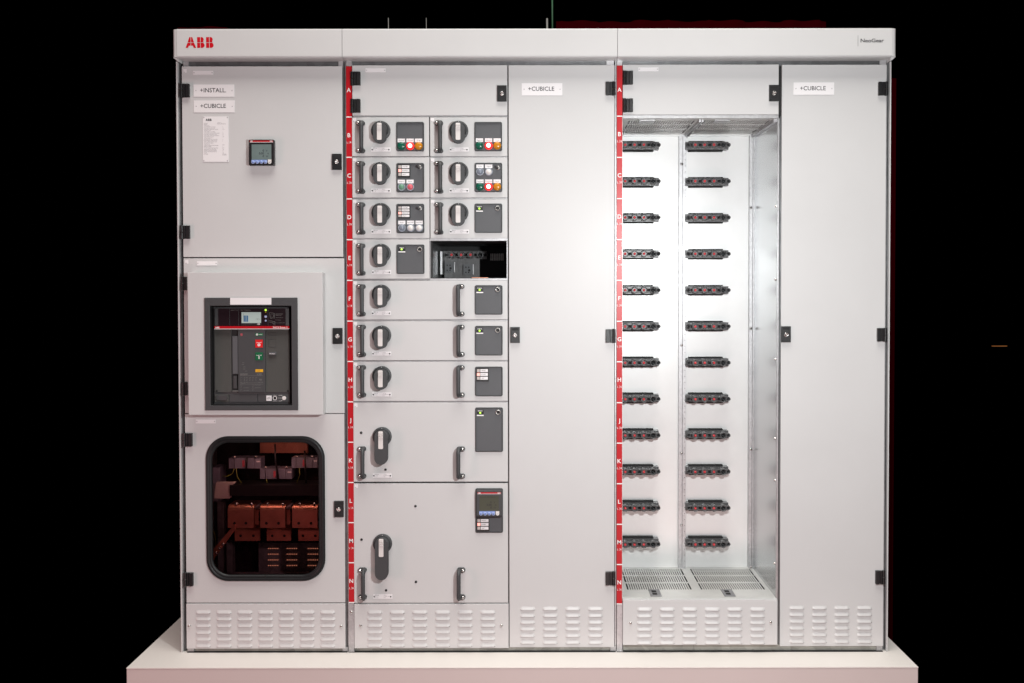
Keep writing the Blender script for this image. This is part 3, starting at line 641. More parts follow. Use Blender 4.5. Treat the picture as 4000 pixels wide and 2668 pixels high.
mb.build('cover_edges', 'dk', tu)
mb = MB(); mb.pbox((941, 1218.5, 1021, 1272), Yu-0.0014, Yu-0.0002, 0); mb.pbox((943.5, 1219.5, 1019.5, 1262), Yu-0.0020, Yu-0.0015, 1)
for k in range(3): mb.pbox((952+k*6.3, 1232.5, 956.5+k*6.3, 1257), Yu-0.0024, Yu-0.0021, 2)
mb.pbox((951.3, 1224, 952, 1257), Yu-.0023, Yu-.0021, 3)
X, Z = W(999.5, 1248, Yu-.002); mb.text('3200.0 A', X, Z, 3.2*S, Yu-0.0024, 3, 16*S)
X, Z = W(1004.5, 1268, Yu-.002); poly_logo(mb, X, X+0.0098, Z, Z+0.0042, Yu-0.0018, 4); X, Z = W(950, 1267, Yu-.002); mb.text('Configuration Measure', X, Z, 2*S, Yu-0.0018, 3, 34*S)
mb.build('screen', ['blk', 'screen', 'bars', 'inkgrey', 'whitep'], tu)
mb = MB(); X, Z = W(941, 1213, Yu-.0005); mb.text('Ekip Hi-Touch LSIG', X, Z, 3.4*S, Yu-0.0008, 0, 38*S); X, Z = W(903, 1213, Yu-.0005); mb.text('Ekip Com', X, Z, 2.6*S, Yu-0.0008, 0, 25*S)
for i, (t, wd) in enumerate((('Disconnect before', 29), ('dielectric test', 22), ('1 Disconnect terminals', 28), ('2 Test', 20), ('3 Keep connected circuits', 34))): X, Z = W(1077, (1227.5, 1232.5, 1242, 1251.5, 1262)[i], Yu); mb.text(t, X, Z, 2.5*S, Yu-0.0008, 0, wd*S, 'l', 0.02 if i < 2 else 0)
for pts in (((1053, 1220), (1071, 1224), (1072, 1243), (1056, 1244), (1053, 1220)), ((1058, 1226), (1068, 1228), (1068, 1240), (1059, 1241), (1058, 1226)), ((1050, 1252), (1074, 1257), (1074, 1271)), ((1050, 1257), (1069, 1262), (1070, 1271))):
    mb.tube([(W(a, b_, Yu)[0], Yu-0.0008, W(a, b_, Yu)[1]) for a, b_ in pts], 0.0006, 6, 0)
mb.build('instruction_print', 'cable', tu)
for q, r, mt, nm in (((1038, 1211), .0038, 'led_grn', 'green_led'), ((1038, 1219.5), .0016, 'yellow', 'amber_led'), ((1038, 1236.7), .0046, 'bluering', 'key_button'), ((1038, 1252.7), .0032, 'bluering', 'key_button')):
    X, Z = W(*q, Yu); MB().lathe(X, Z, [(r, Yu-.0002), (r, Yu-.0018), (r*.6, Yu-.0028)], 18).build(nm, mt, tu)
mb = MB(); mb.pbox((837, 1274, 1129, 1283.5), Yu-0.003, YK0-0.0003, 0, at=Yu-.003); mb.pbox((837, 1284, 1129, 1285.8), Yu-0.003, YK0-0.0003, 1, at=Yu-.003)
Ys = Yu-0.0034
X, Z = W(841, 1282.5, Ys); poly_logo(mb, X, X+0.0145, Z, Z+0.0052, Ys, 1); X, Z = W(1123, 1281.8, Ys); mb.text('SACE Emax 2', X, Z, 6*S, Ys, 1, 56*S, 'r', 0.01)
mb.build('red_stripe', ['red', 'whitep'], br)

# ---- letter strips
def strip(parent, x0t, x1t, x0b, x1b, bands, ytop, glossy='red'):
    mb = MB(); Y = -0.001
    a = W(x0t, ytop, Y); b_ = W(x1t, ytop, Y); c_ = W(x0b, bands[-1]+2, Y); d_ = W(x1b, bands[-1]+2, Y)
    X0 = (a[0]+c_[0])/2; X1 = (b_[0]+d_[0])/2
    mb.box(X0, X1, Y, 0.012, c_[1], a[1], 0)
    for k in bands: X, Z = W((x0t+x1t)/2, k, Y); mb.box(X0-0.0002, X1+0.0002, Y-0.0005, Y-0.0001, Z-0.0018, Z+0.0018, 1)
    o = mb.build('letter_strip', ['red', 'whitep'], parent)
    lt = 'ABCDEFGHJKLMN'; cx = (X0+X1)/2; tops = [None]+list(bands)
    for i, L in enumerate(lt):
        y = 352 if i == 0 else bands[i-1]+71.5
        z = W(1360, y, Y)[1]; mm = MB(); mm.text(L, cx-0.0004, z-0.0068, 0.0138, Y-0.0004, 0, None, 'c', 0.016)
        if i > 0:
            z2 = W(1360, bands[i-1]+99.5, Y)[1]; mm.text('L', cx-0.0062, z2-0.0032, 0.0064, Y-0.0004, 0, None, 'c'); mm.box(cx-0.0002, cx+0.0004, Y-0.0006, Y-0.0003, z2-0.0050, z2+0.0050, 0); mm.text('R', cx+0.0062, z2-0.0032, 0.0064, Y-0.0004, 0, None, 'c')
        mm.build('letter', 'whitep', o)
    return o
b1 = [457, 614.5, 777, 936.4, 1095.3, 1254.4, 1412, 1569.5, 1727.4, 1884.7, 2041.4, 2198, 2353.6]
b2 = [453.9, 614.7, 776, 936, 1094.8, 1255, 1413, 1573, 1731, 1889.5, 2048, 2205, 2359]
strip(c2, 1352.6, 1374.0, 1361.5, 1383.0, b1[:-1]+[b1[-1]], 258.7); 
strip(c3, 2409.5, 2430.5, 2409, 2430.5, b2, 256)

# ---- cabinet 2 carcass
f2 = carcass(c2, XL(1351), XL(2406), 'galv_dk', [
    ((1376, 234, 2368, 262), 0.012, 0.03, 2), ((1353, 234, 1374, 2547), 0.0125, 0.03, 0), ((1352.5, 234, 1373.5, 258.2), 0.0, 0.0124, 0), ((1362, 2357, 1383, 2550), 0.0, 0.0124, 0), ((1361, 2544, 1385, 2549.5), -0.002, -0.0001, 0),
    ((2369, 234, 2398, 262), 0.006, 0.03, 0), ((2402.5, 236, 2407, 2547), 0.004, 0.03, 0), ((1384, 2526, 2382, 2546.5), 0.009, 0.03, 3), ((2384, 2526, 2405, 2548), 0.003, 0.03, 0),
    ((1981, 258, 1991, 2545), 0.020, 0.04, 2), ((1676, 455, 1682, 933), 0.016, 0.04, 5)])
# horizontal shelf edges between rows
mb = MB()
for y, xe in ((453.2, 1983), (612.3, 1983), (774.2, 1983), (1091.5, 1678), (1250.2, 1983), (1409.2, 1983), (1568.8, 1983)): mb.pbox((1378, y, xe, y+3.2), 0.0035, 0.03, 0)
mb.pbox((1378, 930.6, 1678, 933.2), 0.0035, 0.03, 0)
mb.pbox((1679, 930.8, 1983, 940.5), 0.001, 0.03, 0); mb.pbox((1679, 1087.6, 1983, 1095), 0.001, 0.03, 0)
mb.build('shelf_edge', 'galv', c2)
dA = door(c2, (1376, 254.6, 1981.9, 451.6)); hinge(dA, 1371.5, 308.5); hinge(dA, 1371.5, 415); latch(dA, (1942.3, 333.8, 1979, 395.8)); plate(dA, (1427.5, 266.6, 1506.3, 282), hole_in=4)
lm = MB(); louvres_into(lm, (2060, 2148.6, 2237, 2325.5), (2382.8, 2409, 2435.2, 2461.4, 2487.2, 2513.4), 0.0)
dB = door(c2, (1988.3, 254, 2400.5, 2529), extra=[(lm, 0)], mats=('paint', 'void'))
hinge(dB, 2403.5, 347.5, True); hinge(dB, 2403.5, 1311.5, True); hinge(dB, 2402.5, 2257, True); latch(dB, (1994, 1278, 2030, 1339))
plate(dB, (2038, 325, 2196.5, 372.6), [('+CUBICLE', 2063.5, 354.5, 15.6, 1, 101, 'l', 0.008)], hole_in=9)
plinth(c2, (1384, 2359.4, 1987.0, 2532.6), (1463, 1551.5, 1639.5, 1728.4, 1816.4, 1905.3), (2395.5, 2421.2, 2447.4, 2473, 2499, 2525), ((1408.8, 2444), (1959, 2444)))
screw(c2, 1372.8, 2391, 0.0, 'bolt')

# empty cell E right
ce = MB(); X0, X1, Z0, Z1 = RC(1680, 940, 1983.5, 1088); Dp = 0.40
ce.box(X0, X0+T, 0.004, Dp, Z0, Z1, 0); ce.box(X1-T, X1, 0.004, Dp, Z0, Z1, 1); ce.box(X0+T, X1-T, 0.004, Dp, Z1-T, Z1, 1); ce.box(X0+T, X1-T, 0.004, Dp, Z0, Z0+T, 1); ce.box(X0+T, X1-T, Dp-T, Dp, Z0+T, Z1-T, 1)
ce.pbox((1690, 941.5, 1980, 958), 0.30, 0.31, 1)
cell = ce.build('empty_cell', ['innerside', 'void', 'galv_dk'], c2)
ibox('cell_side_flange', (1719, 982, 1727, 1072), 0.30, 0.39, 'galv', parent=cell); ibox('cell_front_flange', (1684, 941, 1689.5, 1087), 0.002, 0.02, 'blk', 0, cell); ibox('cell_front_flange', (1979.5, 941, 1983, 1087), 0.002, 0.02, 'galv', 0, cell)
ibox('socket_base', (1736, 1010, 1873, 1087), 0.36, 0.395, 'socket', parent=cell); ibox('cell_top_rail', (1736, 951, 1980, 958.5), 0.33, 0.36, 'ribdk', parent=cell)
ibox('cell_side_stripe', (1696, 1018, 1718, 1023), 0.28, 0.29, 'galv', 0, parent=cell) if False else None
for r in ((1737, 1024, 1777, 1064), (1810, 1032, 1850, 1072)):
    mb = MB(); mb.pbox(r, 0.345, 0.3595, 0); cx = (r[0]+r[2])/2; cy = (r[1]+r[3])/2
    for dx, dy, rr in ((3, 4, 5), (-10, -8, 3), (1, -8, 3), (-10, 12, 3), (1, 12, 3)):
        X, Z = W(cx+dx, cy+dy, .345); mb.prism(circ(X, Z, rr*S, 14), 0.3438, 0.3448, 1)
    mb.pbox((r[2]-2.5, r[1], r[2], r[3]), 0.343, 0.3448, 2); mb.build('auxiliary_plug', ['dkface', 'void', 'galv'], cell, 0)
mb = MB(); mb.pbox((1914, 990.5, 1968, 1017.5), 0.375, 0.398, 0)
for i in range(8):
    for j in range(5):
        X, Z = W(1917.5+i*6.6+(i//2)*0.3, 993+j*5.4, .3745); mb.ring(circ(X, Z, .0024, 8), circ(X, Z, .0011, 8), 0.3738, 0.3748, 1)
mb.build('pin_connector', ['blk', 'insert'], cell)
X, Z = W(1876, 1086, .2); MB().box(X-.03, X+.03, 0.16, 0.2, Z0+T+.0002, Z0+T+0.004, 0).build('copper_tongue', 'copper', cell, 0.001)

# ---- plug socket block (three red contacts and one open bore)
def socket_meshes():
    """local: origin at first pin axis on the back sheet (y=0), tubes toward -y"""
    b_ = MB(); k = 1.0/1006
    b_.box(-0.034, 0.134, -0.040, -0.0003, -0.0150, 0.0150, 0)
    b_.box(-0.019, 0.115, -0.026, -0.0004, 0.0158, 0.0200, 1); b_.box(-0.019, 0.115, -0.026, -0.0004, -0.0200, -0.0158, 1)
    b_.box(-0.010, 0.119, -0.0405, -0.0401, 0.0125, 0.0135, 1)
    c_ = MB()
    for i, x in enumerate((0, 0.0365, 0.073, 0.1095)):
        c_.lathe(x, 0, [(0.0135, -0.0402), (0.0128, -0.074), (0.0120, -0.0755), (0.0100, -0.0755), (0.0095, -0.066 if i < 3 else -0.045)], 26, 0)
        c_.lathe(x, 0, [(0.0094, -0.064 if i < 3 else -0.046), (0.0, -0.0641 if i < 3 else -0.0461)], 20, 1, False)
        if i == 3: c_.lathe(x, -0.002, [(0.0022, -0.046), (0.0018, -0.066), (0, -0.0665)], 12, 2)
    for x in (-0.0245, 0.130):
        c_.lathe(x, 0, [(0.0085, -0.0402), (0.0080, -0.066), (0.0062, -0.066), (0.0058, -0.052)], 20, 0); c_.lathe(x, 0, [(0.0058, -0.053), (0, -0.0531)], 16, 1, False)
    for a, bb in ((-0.022, -0.004), (0.005, 0.032), (0.042, 0.069), (0.078, 0.105), (0.112, 0.130)):
        c_.box(a, bb, -0.066, -0.0403, 0.0058, 0.0085, 0); c_.box(a, bb, -0.066, -0.0403, -0.0085, -0.0058, 0); c_.box(a, bb, -0.050, -0.0404, -0.0050, 0.0050, 1)
    bm = bmesh.new(); m1 = b_.mesh('a', ['socket', 'blk', 'dkface'], 0.0012, 1); m2 = c_.mesh('b', ['socket', 'blk', 'dkface']); bm.from_mesh(m1); bm.from_mesh(m2)
    me = bpy.data.meshes.new('plug_socket'); bm.to_mesh(me); bm.free()
    for q in ('socket', 'void', 'dkface'): me.materials.append(M[q])
    p_ = MB(); p_.lathe(0, 0, [(0.0050, -0.060), (0.0050, -0.0700), (0.0038, -0.0715), (0, -0.0718)], 18, 0); pm = p_.mesh('red_contact', ['redpin'])
    return me, pm
SOCK, PIN = socket_meshes()
def socket(parent, X, Y, Z, pins=(0, 1, 2), label=None):
    o = place(SOCK, 'plug_socket', parent, (X, Y, Z))
    for i in pins: place(PIN, 'red_contact', o, (X+0.0365*i, Y, Z))
    return o
X, Z = W(1764, 995.4, .33); socket(c2, X, 0.3975, Z)

# ---- cabinet 3
YW = 0.43
XR = W(3036.5, 1300)[0]; XLc = W(2432, 1300)[0]; ZF = W(2730, 2338)[1]; ZC = W(2730, 461)[1]
f3 = carcass(c3, XL(2408.5), XL(3468), 'galv_dk', [
    ((2432, 234, 3437, 262), 0.012, 0.03, 2), ((2411, 234, 2430, 2548), 0.0125, 0.03, 0), ((2410, 234, 2430, 255.5), 0.0, 0.0124, 0), ((2409.5, 2361.5, 2431, 2545), 0.0, 0.0124, 0), ((2408.5, 2541, 2433, 2546.5), -0.002, -0.0001, 0),
    ((3437, 236, 3461, 262), 0.006, 0.03, 0), ((2434, 2518, 3424, 2543.5), 0.009, 0.03, 3), ((3424, 2518, 3447, 2544), 0.003, 0.03, 0), ((3463, 240, 3469, 2540), 0.016, 0.03, 2),
    ((3042, 258, 3052, 455), 0.012, 0.03, 5), ((3043, 455, 3050, 2525), 0.010, 0.03, 2)])
MB().pbox((3470, 240, 3475, 2545), 0.0, DEP, 0).build('side_panel', 'paint', c3, 0.0008, 1)
dC = door(c3, (2433, 252, 3042, 448)); hinge(dC, 2434, 305.5); hinge(dC, 2434, 413); latch(dC, (3006, 332.8, 3042, 394)); plate(dC, (2493.7, 263.2, 2572.3, 278), hole_in=4)
lm = MB(); louvres_into(lm, (3112.3, 3200.4, 3288.8, 3376.8), (2379, 2405.4, 2431.5, 2458, 2484, 2510), 0.0)
dD = door(c3, (3050.5, 252.5, 3457, 2524.6), extra=[(lm, 0)], mats=('paint', 'void'))
hinge(dD, 3466.5, 348, True); hinge(dD, 3461.5, 1307, True); hinge(dD, 3455, 2253, True); latch(dD, (3054, 1276, 3088, 1335.6))
plate(dD, (3100, 322, 3258.6, 370), [('+CUBICLE', 3126, 352.5, 15.6, 1, 99, 'l', 0.008)], hole_in=9)
plinth(c3, (2433, 2343, 3037.5, 2519.6), (2517, 2605.4, 2693.4, 2781.8, 2870.2, 2958.6), (2384.4, 2410.3, 2436.6, 2462.5, 2488.4, 2514.7), ((2463, 2434.4), (3010.8, 2431)), Y=-0.012)
# compartment shell
mb = MB(); mb.box(XLc, XR, YW, YW+T, ZF-0.02, ZC+0.02, 0); mb.build('compartment_back_sheet', 'inner', c3)
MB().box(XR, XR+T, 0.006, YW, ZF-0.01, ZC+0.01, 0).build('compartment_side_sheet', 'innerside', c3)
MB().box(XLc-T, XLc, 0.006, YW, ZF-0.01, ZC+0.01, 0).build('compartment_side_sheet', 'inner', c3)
mb = MB(); mb.pbox((2432, 449.8, 3041, 461.5), 0.0, 0.006, 0); mb.pbox((3036.8, 461.8, 3041, 2340), 0.0, 0.006, 0); mb.pbox((3033.8, 470, 3036.4, 2336), 0.0062, 0.012, 0)
mb.build('opening_trim', 'galv', c3)
def grille(zs, rows, groups, y0, y1, mats, name, flange=0.0):
    """sheet at height zs with real slots; rows: (ya,yb) depth bands; groups: (xa,xb,n)"""
    mb = MB(); t = 0.0015
    ys = [y0]+[v for r in rows for v in r]+[y1]
    for i in range(0, len(ys), 2): mb.box(XLc, XR, ys[i], ys[i+1], zs-t, zs, 0)
    for ya, yb in rows:
        xs = XLc
        for xa, xb, n in groups:
            p_ = (xb-xa)/n
            mb.box(xs, xa, ya, yb, zs-t, zs, 0)
            for k in range(1, n): mb.box(xa+(k-0.5)*p_-p_*0.32+p_*0.5, xa+(k-0.5)*p_+p_*0.32+p_*0.5, ya, yb, zs-t, zs, 0)
            xs = xb
        mb.box(xs, XR, ya, yb, zs-t, zs, 0)
    return mb.build(name, mats, c3)
G2 = [(0.340, 0.578, 28), (0.612, 0.848, 28)]
grille(ZF, [(0.114, 0.197), (0.213, 0.297), (0.311, 0.398)], G2, 0.006, YW, 'floorsheet', 'perforated_floor_sheet')
grille(ZC+0.0015, [(0.06, 0.15), (0.17, 0.26), (0.28, 0.37)], G2, 0.006, YW, 'floorsheet', 'perforated_ceiling_sheet')
MB().box(XLc, XR, 0.03, YW, ZF-0.06, ZF-0.058, 0).build('under_floor_shade', 'void', c3); MB().box(XLc, XR, 0.03, YW, ZC+0.06, ZC+0.062, 0).build('over_ceiling_shade', 'void', c3)  # black sheets paint in the shade behind the slots
for xa in (0.588, 0.597): MB().box(xa, xa+0.006, 0.03, YW-0.002, ZC-0.010, ZC-0.0005, 0).build('ceiling_rail', 'galv', c3)
MB().box(XR-0.012, XR-0.0005, 0.02, YW-0.002, ZC-0.012, ZC-0.0005, 0).build('ceiling_rail', 'galv', c3)
for r in ((2529.6, 2305, 2576, 2335), (2819.7, 2305, 2874, 2335)):
    xa, ya = W(r[0], 2335, 0)[0], 0.008; dep = 0.10
    X0 = W(r[0]+14, 2335, 0.008)[0]; mb = MB(); mb.box(X0, X0+0.040, 0.022, 0.108, ZF+0.0003, ZF+0.003, 0)
    mb.box(X0+0.009, X0+0.026, 0.068, 0.092, ZF+0.0031, ZF+0.0034, 1); mb.box(X0+0.009, X0+0.026, 0.038, 0.060, ZF+0.0031, ZF+0.0034, 1)
    mb.build('floor_switch_plate', ['galv_dk', 'void'], c3)
for px0 in (2500, 2795):
    X0 = W(px0, 470, 0.02)[0]; mb = MB(); mb.box(X0, X0+0.055, 0.03, 0.10, ZC-0.004, ZC-0.0006, 0); mb.build('ceiling_bracket', 'galv', c3, 0.001)
# back posts and top beam
mb = MB(); mb.pbox((2434, 524, 3035, 533), YW-0.02, YW-0.0003, 0, at=YW); mb.build('back_beam', 'inner', c3)
pm_ = MB(); pm_.box(0, 0, 0, 0, 0, 0) if False else None
mb = MB(); xp = W(2651.5, 1300, YW-.02)[0]; mb.box(xp, xp+0.0135, YW-0.022, YW-0.0004, ZF+0.0003, ZC-0.001, 0); mb.box(xp+0.0145, xp+0.028, YW-0.026, YW-0.0004, ZF+0.0003, ZC-0.001, 0)
z = ZF+0.03; k = 0
while z < ZC-0.02:
    if k % 6 != 4: mb.prism(circ(xp+0.0235, z, 0.0014, 8), YW-0.0266, YW-0.0261, 1)
    z += 0.0236; k += 1
ps = mb.build('back_post', ['galv', 'void'], c3)
for y in (641, 1348, 1770, 2050): screw(ps, 2663, y, YW-0.0225)
mb = MB(); xq = W(2926, 1300, YW-.02)[0]; mb.box(xq, xq+0.012, YW-0.022, YW-0.0004, ZF+0.0003, ZC-0.001, 0); mb.box(xq+0.0125, XR-0.0003, YW-0.030, YW-0.0004, ZF+0.0003, ZC-0.001, 0)
ps = mb.build('back_post', ['galv', 'void'], c3)
for y in (811, 1283, 1755, 2215): X, Z = W(2933, y, YW-.03); place(SCREW, 'screw', ps, (X, YW-0.0305, Z))
def side_screw(Z):
    mb = MB(); n = 14; X = XR; r = 0.005
    for a, rr in ((0, r), (0.005, r*0.9)): pass
    vs = [(X-dx, 0.022+rr*cos(2*pi*i/n), Z+rr*sin(2*pi*i/n)) for dx, rr in ((0.0003, r), (0.004, r), (0.006, r*.6)) for i in range(n)]
    mb.add(vs, [(k*n+i, k*n+(i+1) % n, (k+1)*n+(i+1) % n, (k+1)*n+i) for k in range(2) for i in range(n)]+[tuple(range(2*n, 3*n))], 0, True)
    mb.build('side_screw', 'chrome', c3)
for y in (804, 1092, 1405, 1716, 1880, 2207): side_screw(W(3030, y)[1])
# 24 plug sockets
for i in range(12):
    y = 565+142.1*i
    for px in (2442.5, 2716.5):
        X, Z = W(px, y, YW-0.0718)
        o = socket(c3, X, YW-0.0005, Z, (0, 1, 2))

# ---- dark strip painted as the shaded gap where each cabinet meets the podium
for pr, xa, xb in ((c1, XL(733, 2548), XL(1357, 2548)), (c2, XL(1362, 2548), XL(2405, 2548)), (c3, XL(2409, 2548), XL(3448, 2548))):
    MB().box(xa, xb, -0.0022, 0.012, 0.0004, 0.0030, 0).build('base_gap_shade', 'void', pr)

# ---- canopy
YC = -0.05
def canopy(parent, xl, xr, endl=False, endr=False):
    a = W(xl, 112, YC)[0]; b_ = W(xr, 112, YC)[0]; zt = W(2000, 111, YC)[1]; zb = W(2000, 221.5, YC)[1]; zs = W(2000, 234.5, 0.0)[1]
    sec = [(YC+0.004, zt), (YC+0.0012, zt-0.001), (YC, zt-0.004), (YC, zb+0.004), (YC+0.0012, zb+0.001), (YC+0.004, zb-0.001), (YC+0.012, zb-0.0025), (0.004, zb-0.003), (0.05, zb-0.003), (0.05, zt)]
    n = len(sec); vs = [(a, y, z) for y, z in sec]+[(b_, y, z) for y, z in sec]; mb = MB()
    mb.add(vs, [(i, (i+1) % n, n+(i+1) % n, n+i) for i in range(n)]+[tuple(range(n)), tuple(range(n, 2*n))], 0)
    o = mb.build('canopy', 'paint', parent)
    for e, s_ in ((endl, -1), (endr, 1)):
        if not e: continue
        x = a if s_ < 0 else b_; w_ = 0.0145; m2 = MB(); g = 0.0006*s_
        pl = [(x+g, YC+0.001), (x+g+s_*w_*0.6, YC+0.003), (x+g+s_*w_*0.92, YC+0.008), (x+g+s_*w_, YC+0.014), (x+g+s_*w_, 0.30), (x+g, 0.30)]
        m_ = len(pl); vs = [(p_[0], p_[1], zb+0.001) for p_ in pl]+[(p_[0], p_[1], zt-0.001) for p_ in pl]
        m2.add(vs, [(i, (i+1) % m_, m_+(i+1) % m_, m_+i) for i in range(m_)]+[tuple(range(m_)), tuple(range(m_, 2*m_))], 0)
        m2.prism([(x+g, zb+0.0005), (x+g+s_*w_, zb+0.0005), (x+g, zb-0.012)], YC+0.016, 0.25, 0)
        m2.build('end_cap', 'paint', o, 0.0012)
    return o
cy1 = canopy(c1, 689.8, 1334.8, endl=True); cy2 = canopy(c2, 1336.6, 2411.6); cy3 = canopy(c3, 2413.2, 3485.5, endr=True)
ZTc = W(2000, 111, YC)[1]
for cy, xs in ((cy1, (736, 1295)), (cy2, (1381, 2368)), (cy3, (2455, 3439))):
    for x in xs:
        X = W(x, 111, -0.03)[0]; mb = MB(); n = 14
        vs = [(X+r*cos(2*pi*i/n), -0.03+r*sin(2*pi*i/n), ZTc+h) for h, r in ((0, .0058), (.0022, .0052), (.0040, .0026)) for i in range(n)]
        mb.add(vs, [(k*n+i, k*n+(i+1) % n, (k+1)*n+(i+1) % n, (k+1)*n+i) for k in range(2) for i in range(n)]+[tuple(range(2*n, 3*n))], 0, True); mb.build('top_bolt', 'chrome', cy)
mb = MB(); X0, X1, Z0, Z1 = RC(725, 145, 834.4, 187, YC); poly_logo(mb, X0, X1, Z0, Z1, YC-0.0005, 0); mb.build('emblem', ['redlogo'], cy1)
mb = MB(); X, Z = W(3361.5, 165.4, YC); mb.text('NeoGear', X, Z, 13.6*S, YC-0.0005, 0, 90.5*S/1.0133, 'l', 0.016); X, Z = W(3351.2, 181, YC); mb.box(X-0.0004, X+0.0004, YC-0.0008, YC-0.0003, Z, Z+0.0378, 0); mb.build('lettering', ['ink'], cy3)

# ------------------------------------------------------------------ drawer units
def handle(parent, xb, cy, sx, name='pull_handle'):
    """bow handle: xb bar axis px (on the panel plane), cy centre py, sx screw px"""
    X, Z = W(xb, cy); h = 0.049; Yo = -0.037; r = 0.0073; XS = W(sx, cy)[0]
    P = []
    def arc(z0, sgn):
        return [(X, Yo+0.014-0.014*sin(a), z0+sgn*(0.014*cos(a)-0.014)) for a in [pi/2*i/6 for i in range(7)]]
    P = [(X, -0.0003, Z+h), (X, -0.012, Z+h)]+arc(Z+h, 1)[0:]+[(X, Yo, Z)]+arc(Z-h, -1)[::-1]+[(X, -0.012, Z-h), (X, -0.0003, Z-h)]
    mb = MB(); mb.tube(P, r, 16)
    for s_ in (1, -1):
        zz = Z+s_*(h-0.0005); xa, xc = min(X, XS), max(X, XS)
        po = [(xc+0.0085*cos(a), zz+0.0085*sin(a)) for a in [-pi/2+pi*i/8 for i in range(9)]]+[(xa+0.0085*cos(a), zz+0.0085*sin(a)) for a in [pi/2+pi*i/8 for i in range(9)]]
        mb.prism(po, -0.010, -0.0003, 0)
    o = mb.build(name, 'dk', parent)
    for s_ in (1, -1):
        zz = Z+s_*(h-0.0005); mb = MB(); mb.lathe(XS, zz, [(0.0062, -0.0101), (0.0060, -0.0135), (0.0045, -0.0165), (0.0018, -0.0178)], 20, 0); mb.lathe(XS, zz, [(0.0017, -0.0180), (0, -0.0181)], 6, 1, False)
        mb.build('handle_screw', ['chrome', 'void'], o)
    return o
def knob(parent, cx, cy, grip=-0.044, i0=-0.0366, i1=0.0215):
    X, Z = W(cx, cy, -0.006); mb = MB()
    mb.lathe(X, Z, [(0.0342, -0.0003), (0.0342, -0.0075), (0.0335, -0.0092), (0.0285, -0.0108), (0.0272, -0.0095), (0.0262, -0.0120), (0.0250, -0.0210), (0.0215, -0.0290), (0.012, -0.0315)], 48, 0)
    g = MB(); g.prism(stadium(X, Z+grip, Z+0.0225, 0.0385), -0.0380, -0.0105, 0, True)
    o = joined('rotary_handle', [(mb, 0), (g, 0.0035)], ['dk'], parent)
    for p_ in o.data.polygons: p_.use_smooth = True
    o.data.set_sharp_from_angle(angle=radians(35))
    mi = MB(); mi.prism(rrect(X-0.0075, X+0.0075, Z+i0, Z+i1, 0.003, 4), -0.0402, -0.0379, 0)
    zc = Z+0.004
    for k in range(3): mi.box(X-0.0078, X+0.0078, -0.0440, -0.0401, zc-0.002+k*0.0062-0.0014, zc-0.002+k*0.0062+0.0014, 0)
    mi.box(X-0.0075, X+0.0075, -0.0418, -0.0401, zc+0.013, Z+i1-0.002, 0)
    joined('grip_insert', [(mi, 0.0008)], ['insert'], o)
    mk = MB(); mk.box(X-0.0006, X+0.0006, -0.0104, -0.0098, Z+0.0285, Z+0.0325, 0); mk.build('pointer_mark', 'whitep', o)
    return o
def disp(parent, rect):
    Y = -0.006; X0, X1, Z0, Z1 = RC(*rect, Y); t = 0.0038
    a = MB(); a.ring(rrect(X0, X1, Z0, Z1, 0.006), rrect(X0+t, X1-t, Z0+t, Z1-t, 0.003), Y, -0.0003, 0)
    b_ = MB(); b_.prism(rrect(X0+t-0.0004, X1-t+0.0004, Z0+t-0.0004, Z1-t+0.0004, 0.003), -0.0018, -0.0004, 1)
    return joined('display_panel', [(a, 0.0010), (b_, 0)], ['dk', 'dkface'], parent)
YD = -0.0018
def lamp(parent, px, py, kind, label, lx=None, ly=None):
    X, Z = W(px, py, -0.01); r = 0.0138
    mb = MB()
    if kind in ('green', 'amber'):
        m_ = {'green': 'green_l', 'amber': 'amber_l'}[kind]
        mb.lathe(X, Z, [(r, YD-0.0002), (r, -0.010), (r*0.93, -0.0125), (r*0.6, -0.0150), (r*.3, -0.0158), (0, -0.0160)], 32, 0); mb.build('pilot_lamp', m_, parent)
    elif kind == 'redlit':
        mb.lathe(X, Z, [(r, YD-0.0002), (r, -0.010), (r*0.93, -0.0125), (r*0.62, -0.0150)], 32, 0); mb.lathe(X, Z, [(r*0.55, -0.0152), (r*.3, -0.0160), (0, -0.0162)], 24, 1)
        mb.build('pilot_lamp', ['red_lit', 'red_core'], parent)
    else:
        m_ = {'bg': 'btn_g', 'br': 'btn_r', 'bb': 'btn_b', 'bw': 'btn_w'}[kind]
        mb.lathe(X, Z, [(r, YD-0.0002), (r, -0.0085), (r*0.95, -0.010), (r*0.80, -0.0105), (r*0.76, -0.0085)], 32, 0); mb.lathe(X, Z, [(r*0.75, -0.0080), (r*0.72, -0.0102), (0, -0.0106)], 28, 1)
        mb.build('push_button', ['btn_ring', m_], parent)
    mb = MB(); a, z = W(px, py-20.8, YD-.0003); wd = 0.0128; f = YD-0.0022
    mb.box(a-wd, a+wd, f, YD-0.0002, z-0.0064, z+0.0064, 0); mb.text(label, a, z-0.0016, 0.0038, f-0.0003, 1, min(0.022, 0.0032*len(label)), 'c'); mb.build('lamp_label', ['white', 'inkgrey'], parent)
def annun(parent, rect, rows, lit):
    x0, y0, x1, y1 = rect; mb = MB(); f = -0.0055; mb.pbox(rect, f, YD-0.0002, 0)
    n = len(rows); ph = (y1-y0-7)/n
    for i, t in enumerate(rows):
        ya = y0+4+i*ph; yb = ya+ph*0.76
        mb.pbox((x0+3.5, ya, x0+14.5, yb), f-0.001, f-0.0002, 3 if i == lit else 2); mb.pbox((x0+16.5, ya, x1-3.5, yb), f-0.001, f-0.0002, 1)
        X, Z = W(x0+19, (ya+yb)/2+1.7, f-.001); mb.text(t, X, Z, min(3.4, ph*.3)*S, f-0.0013, 4, min(24, 3*len(t))*S)
    mb.build('indicator_module', ['blk', 'white', 'led_off', 'led_red', 'ink'], parent)
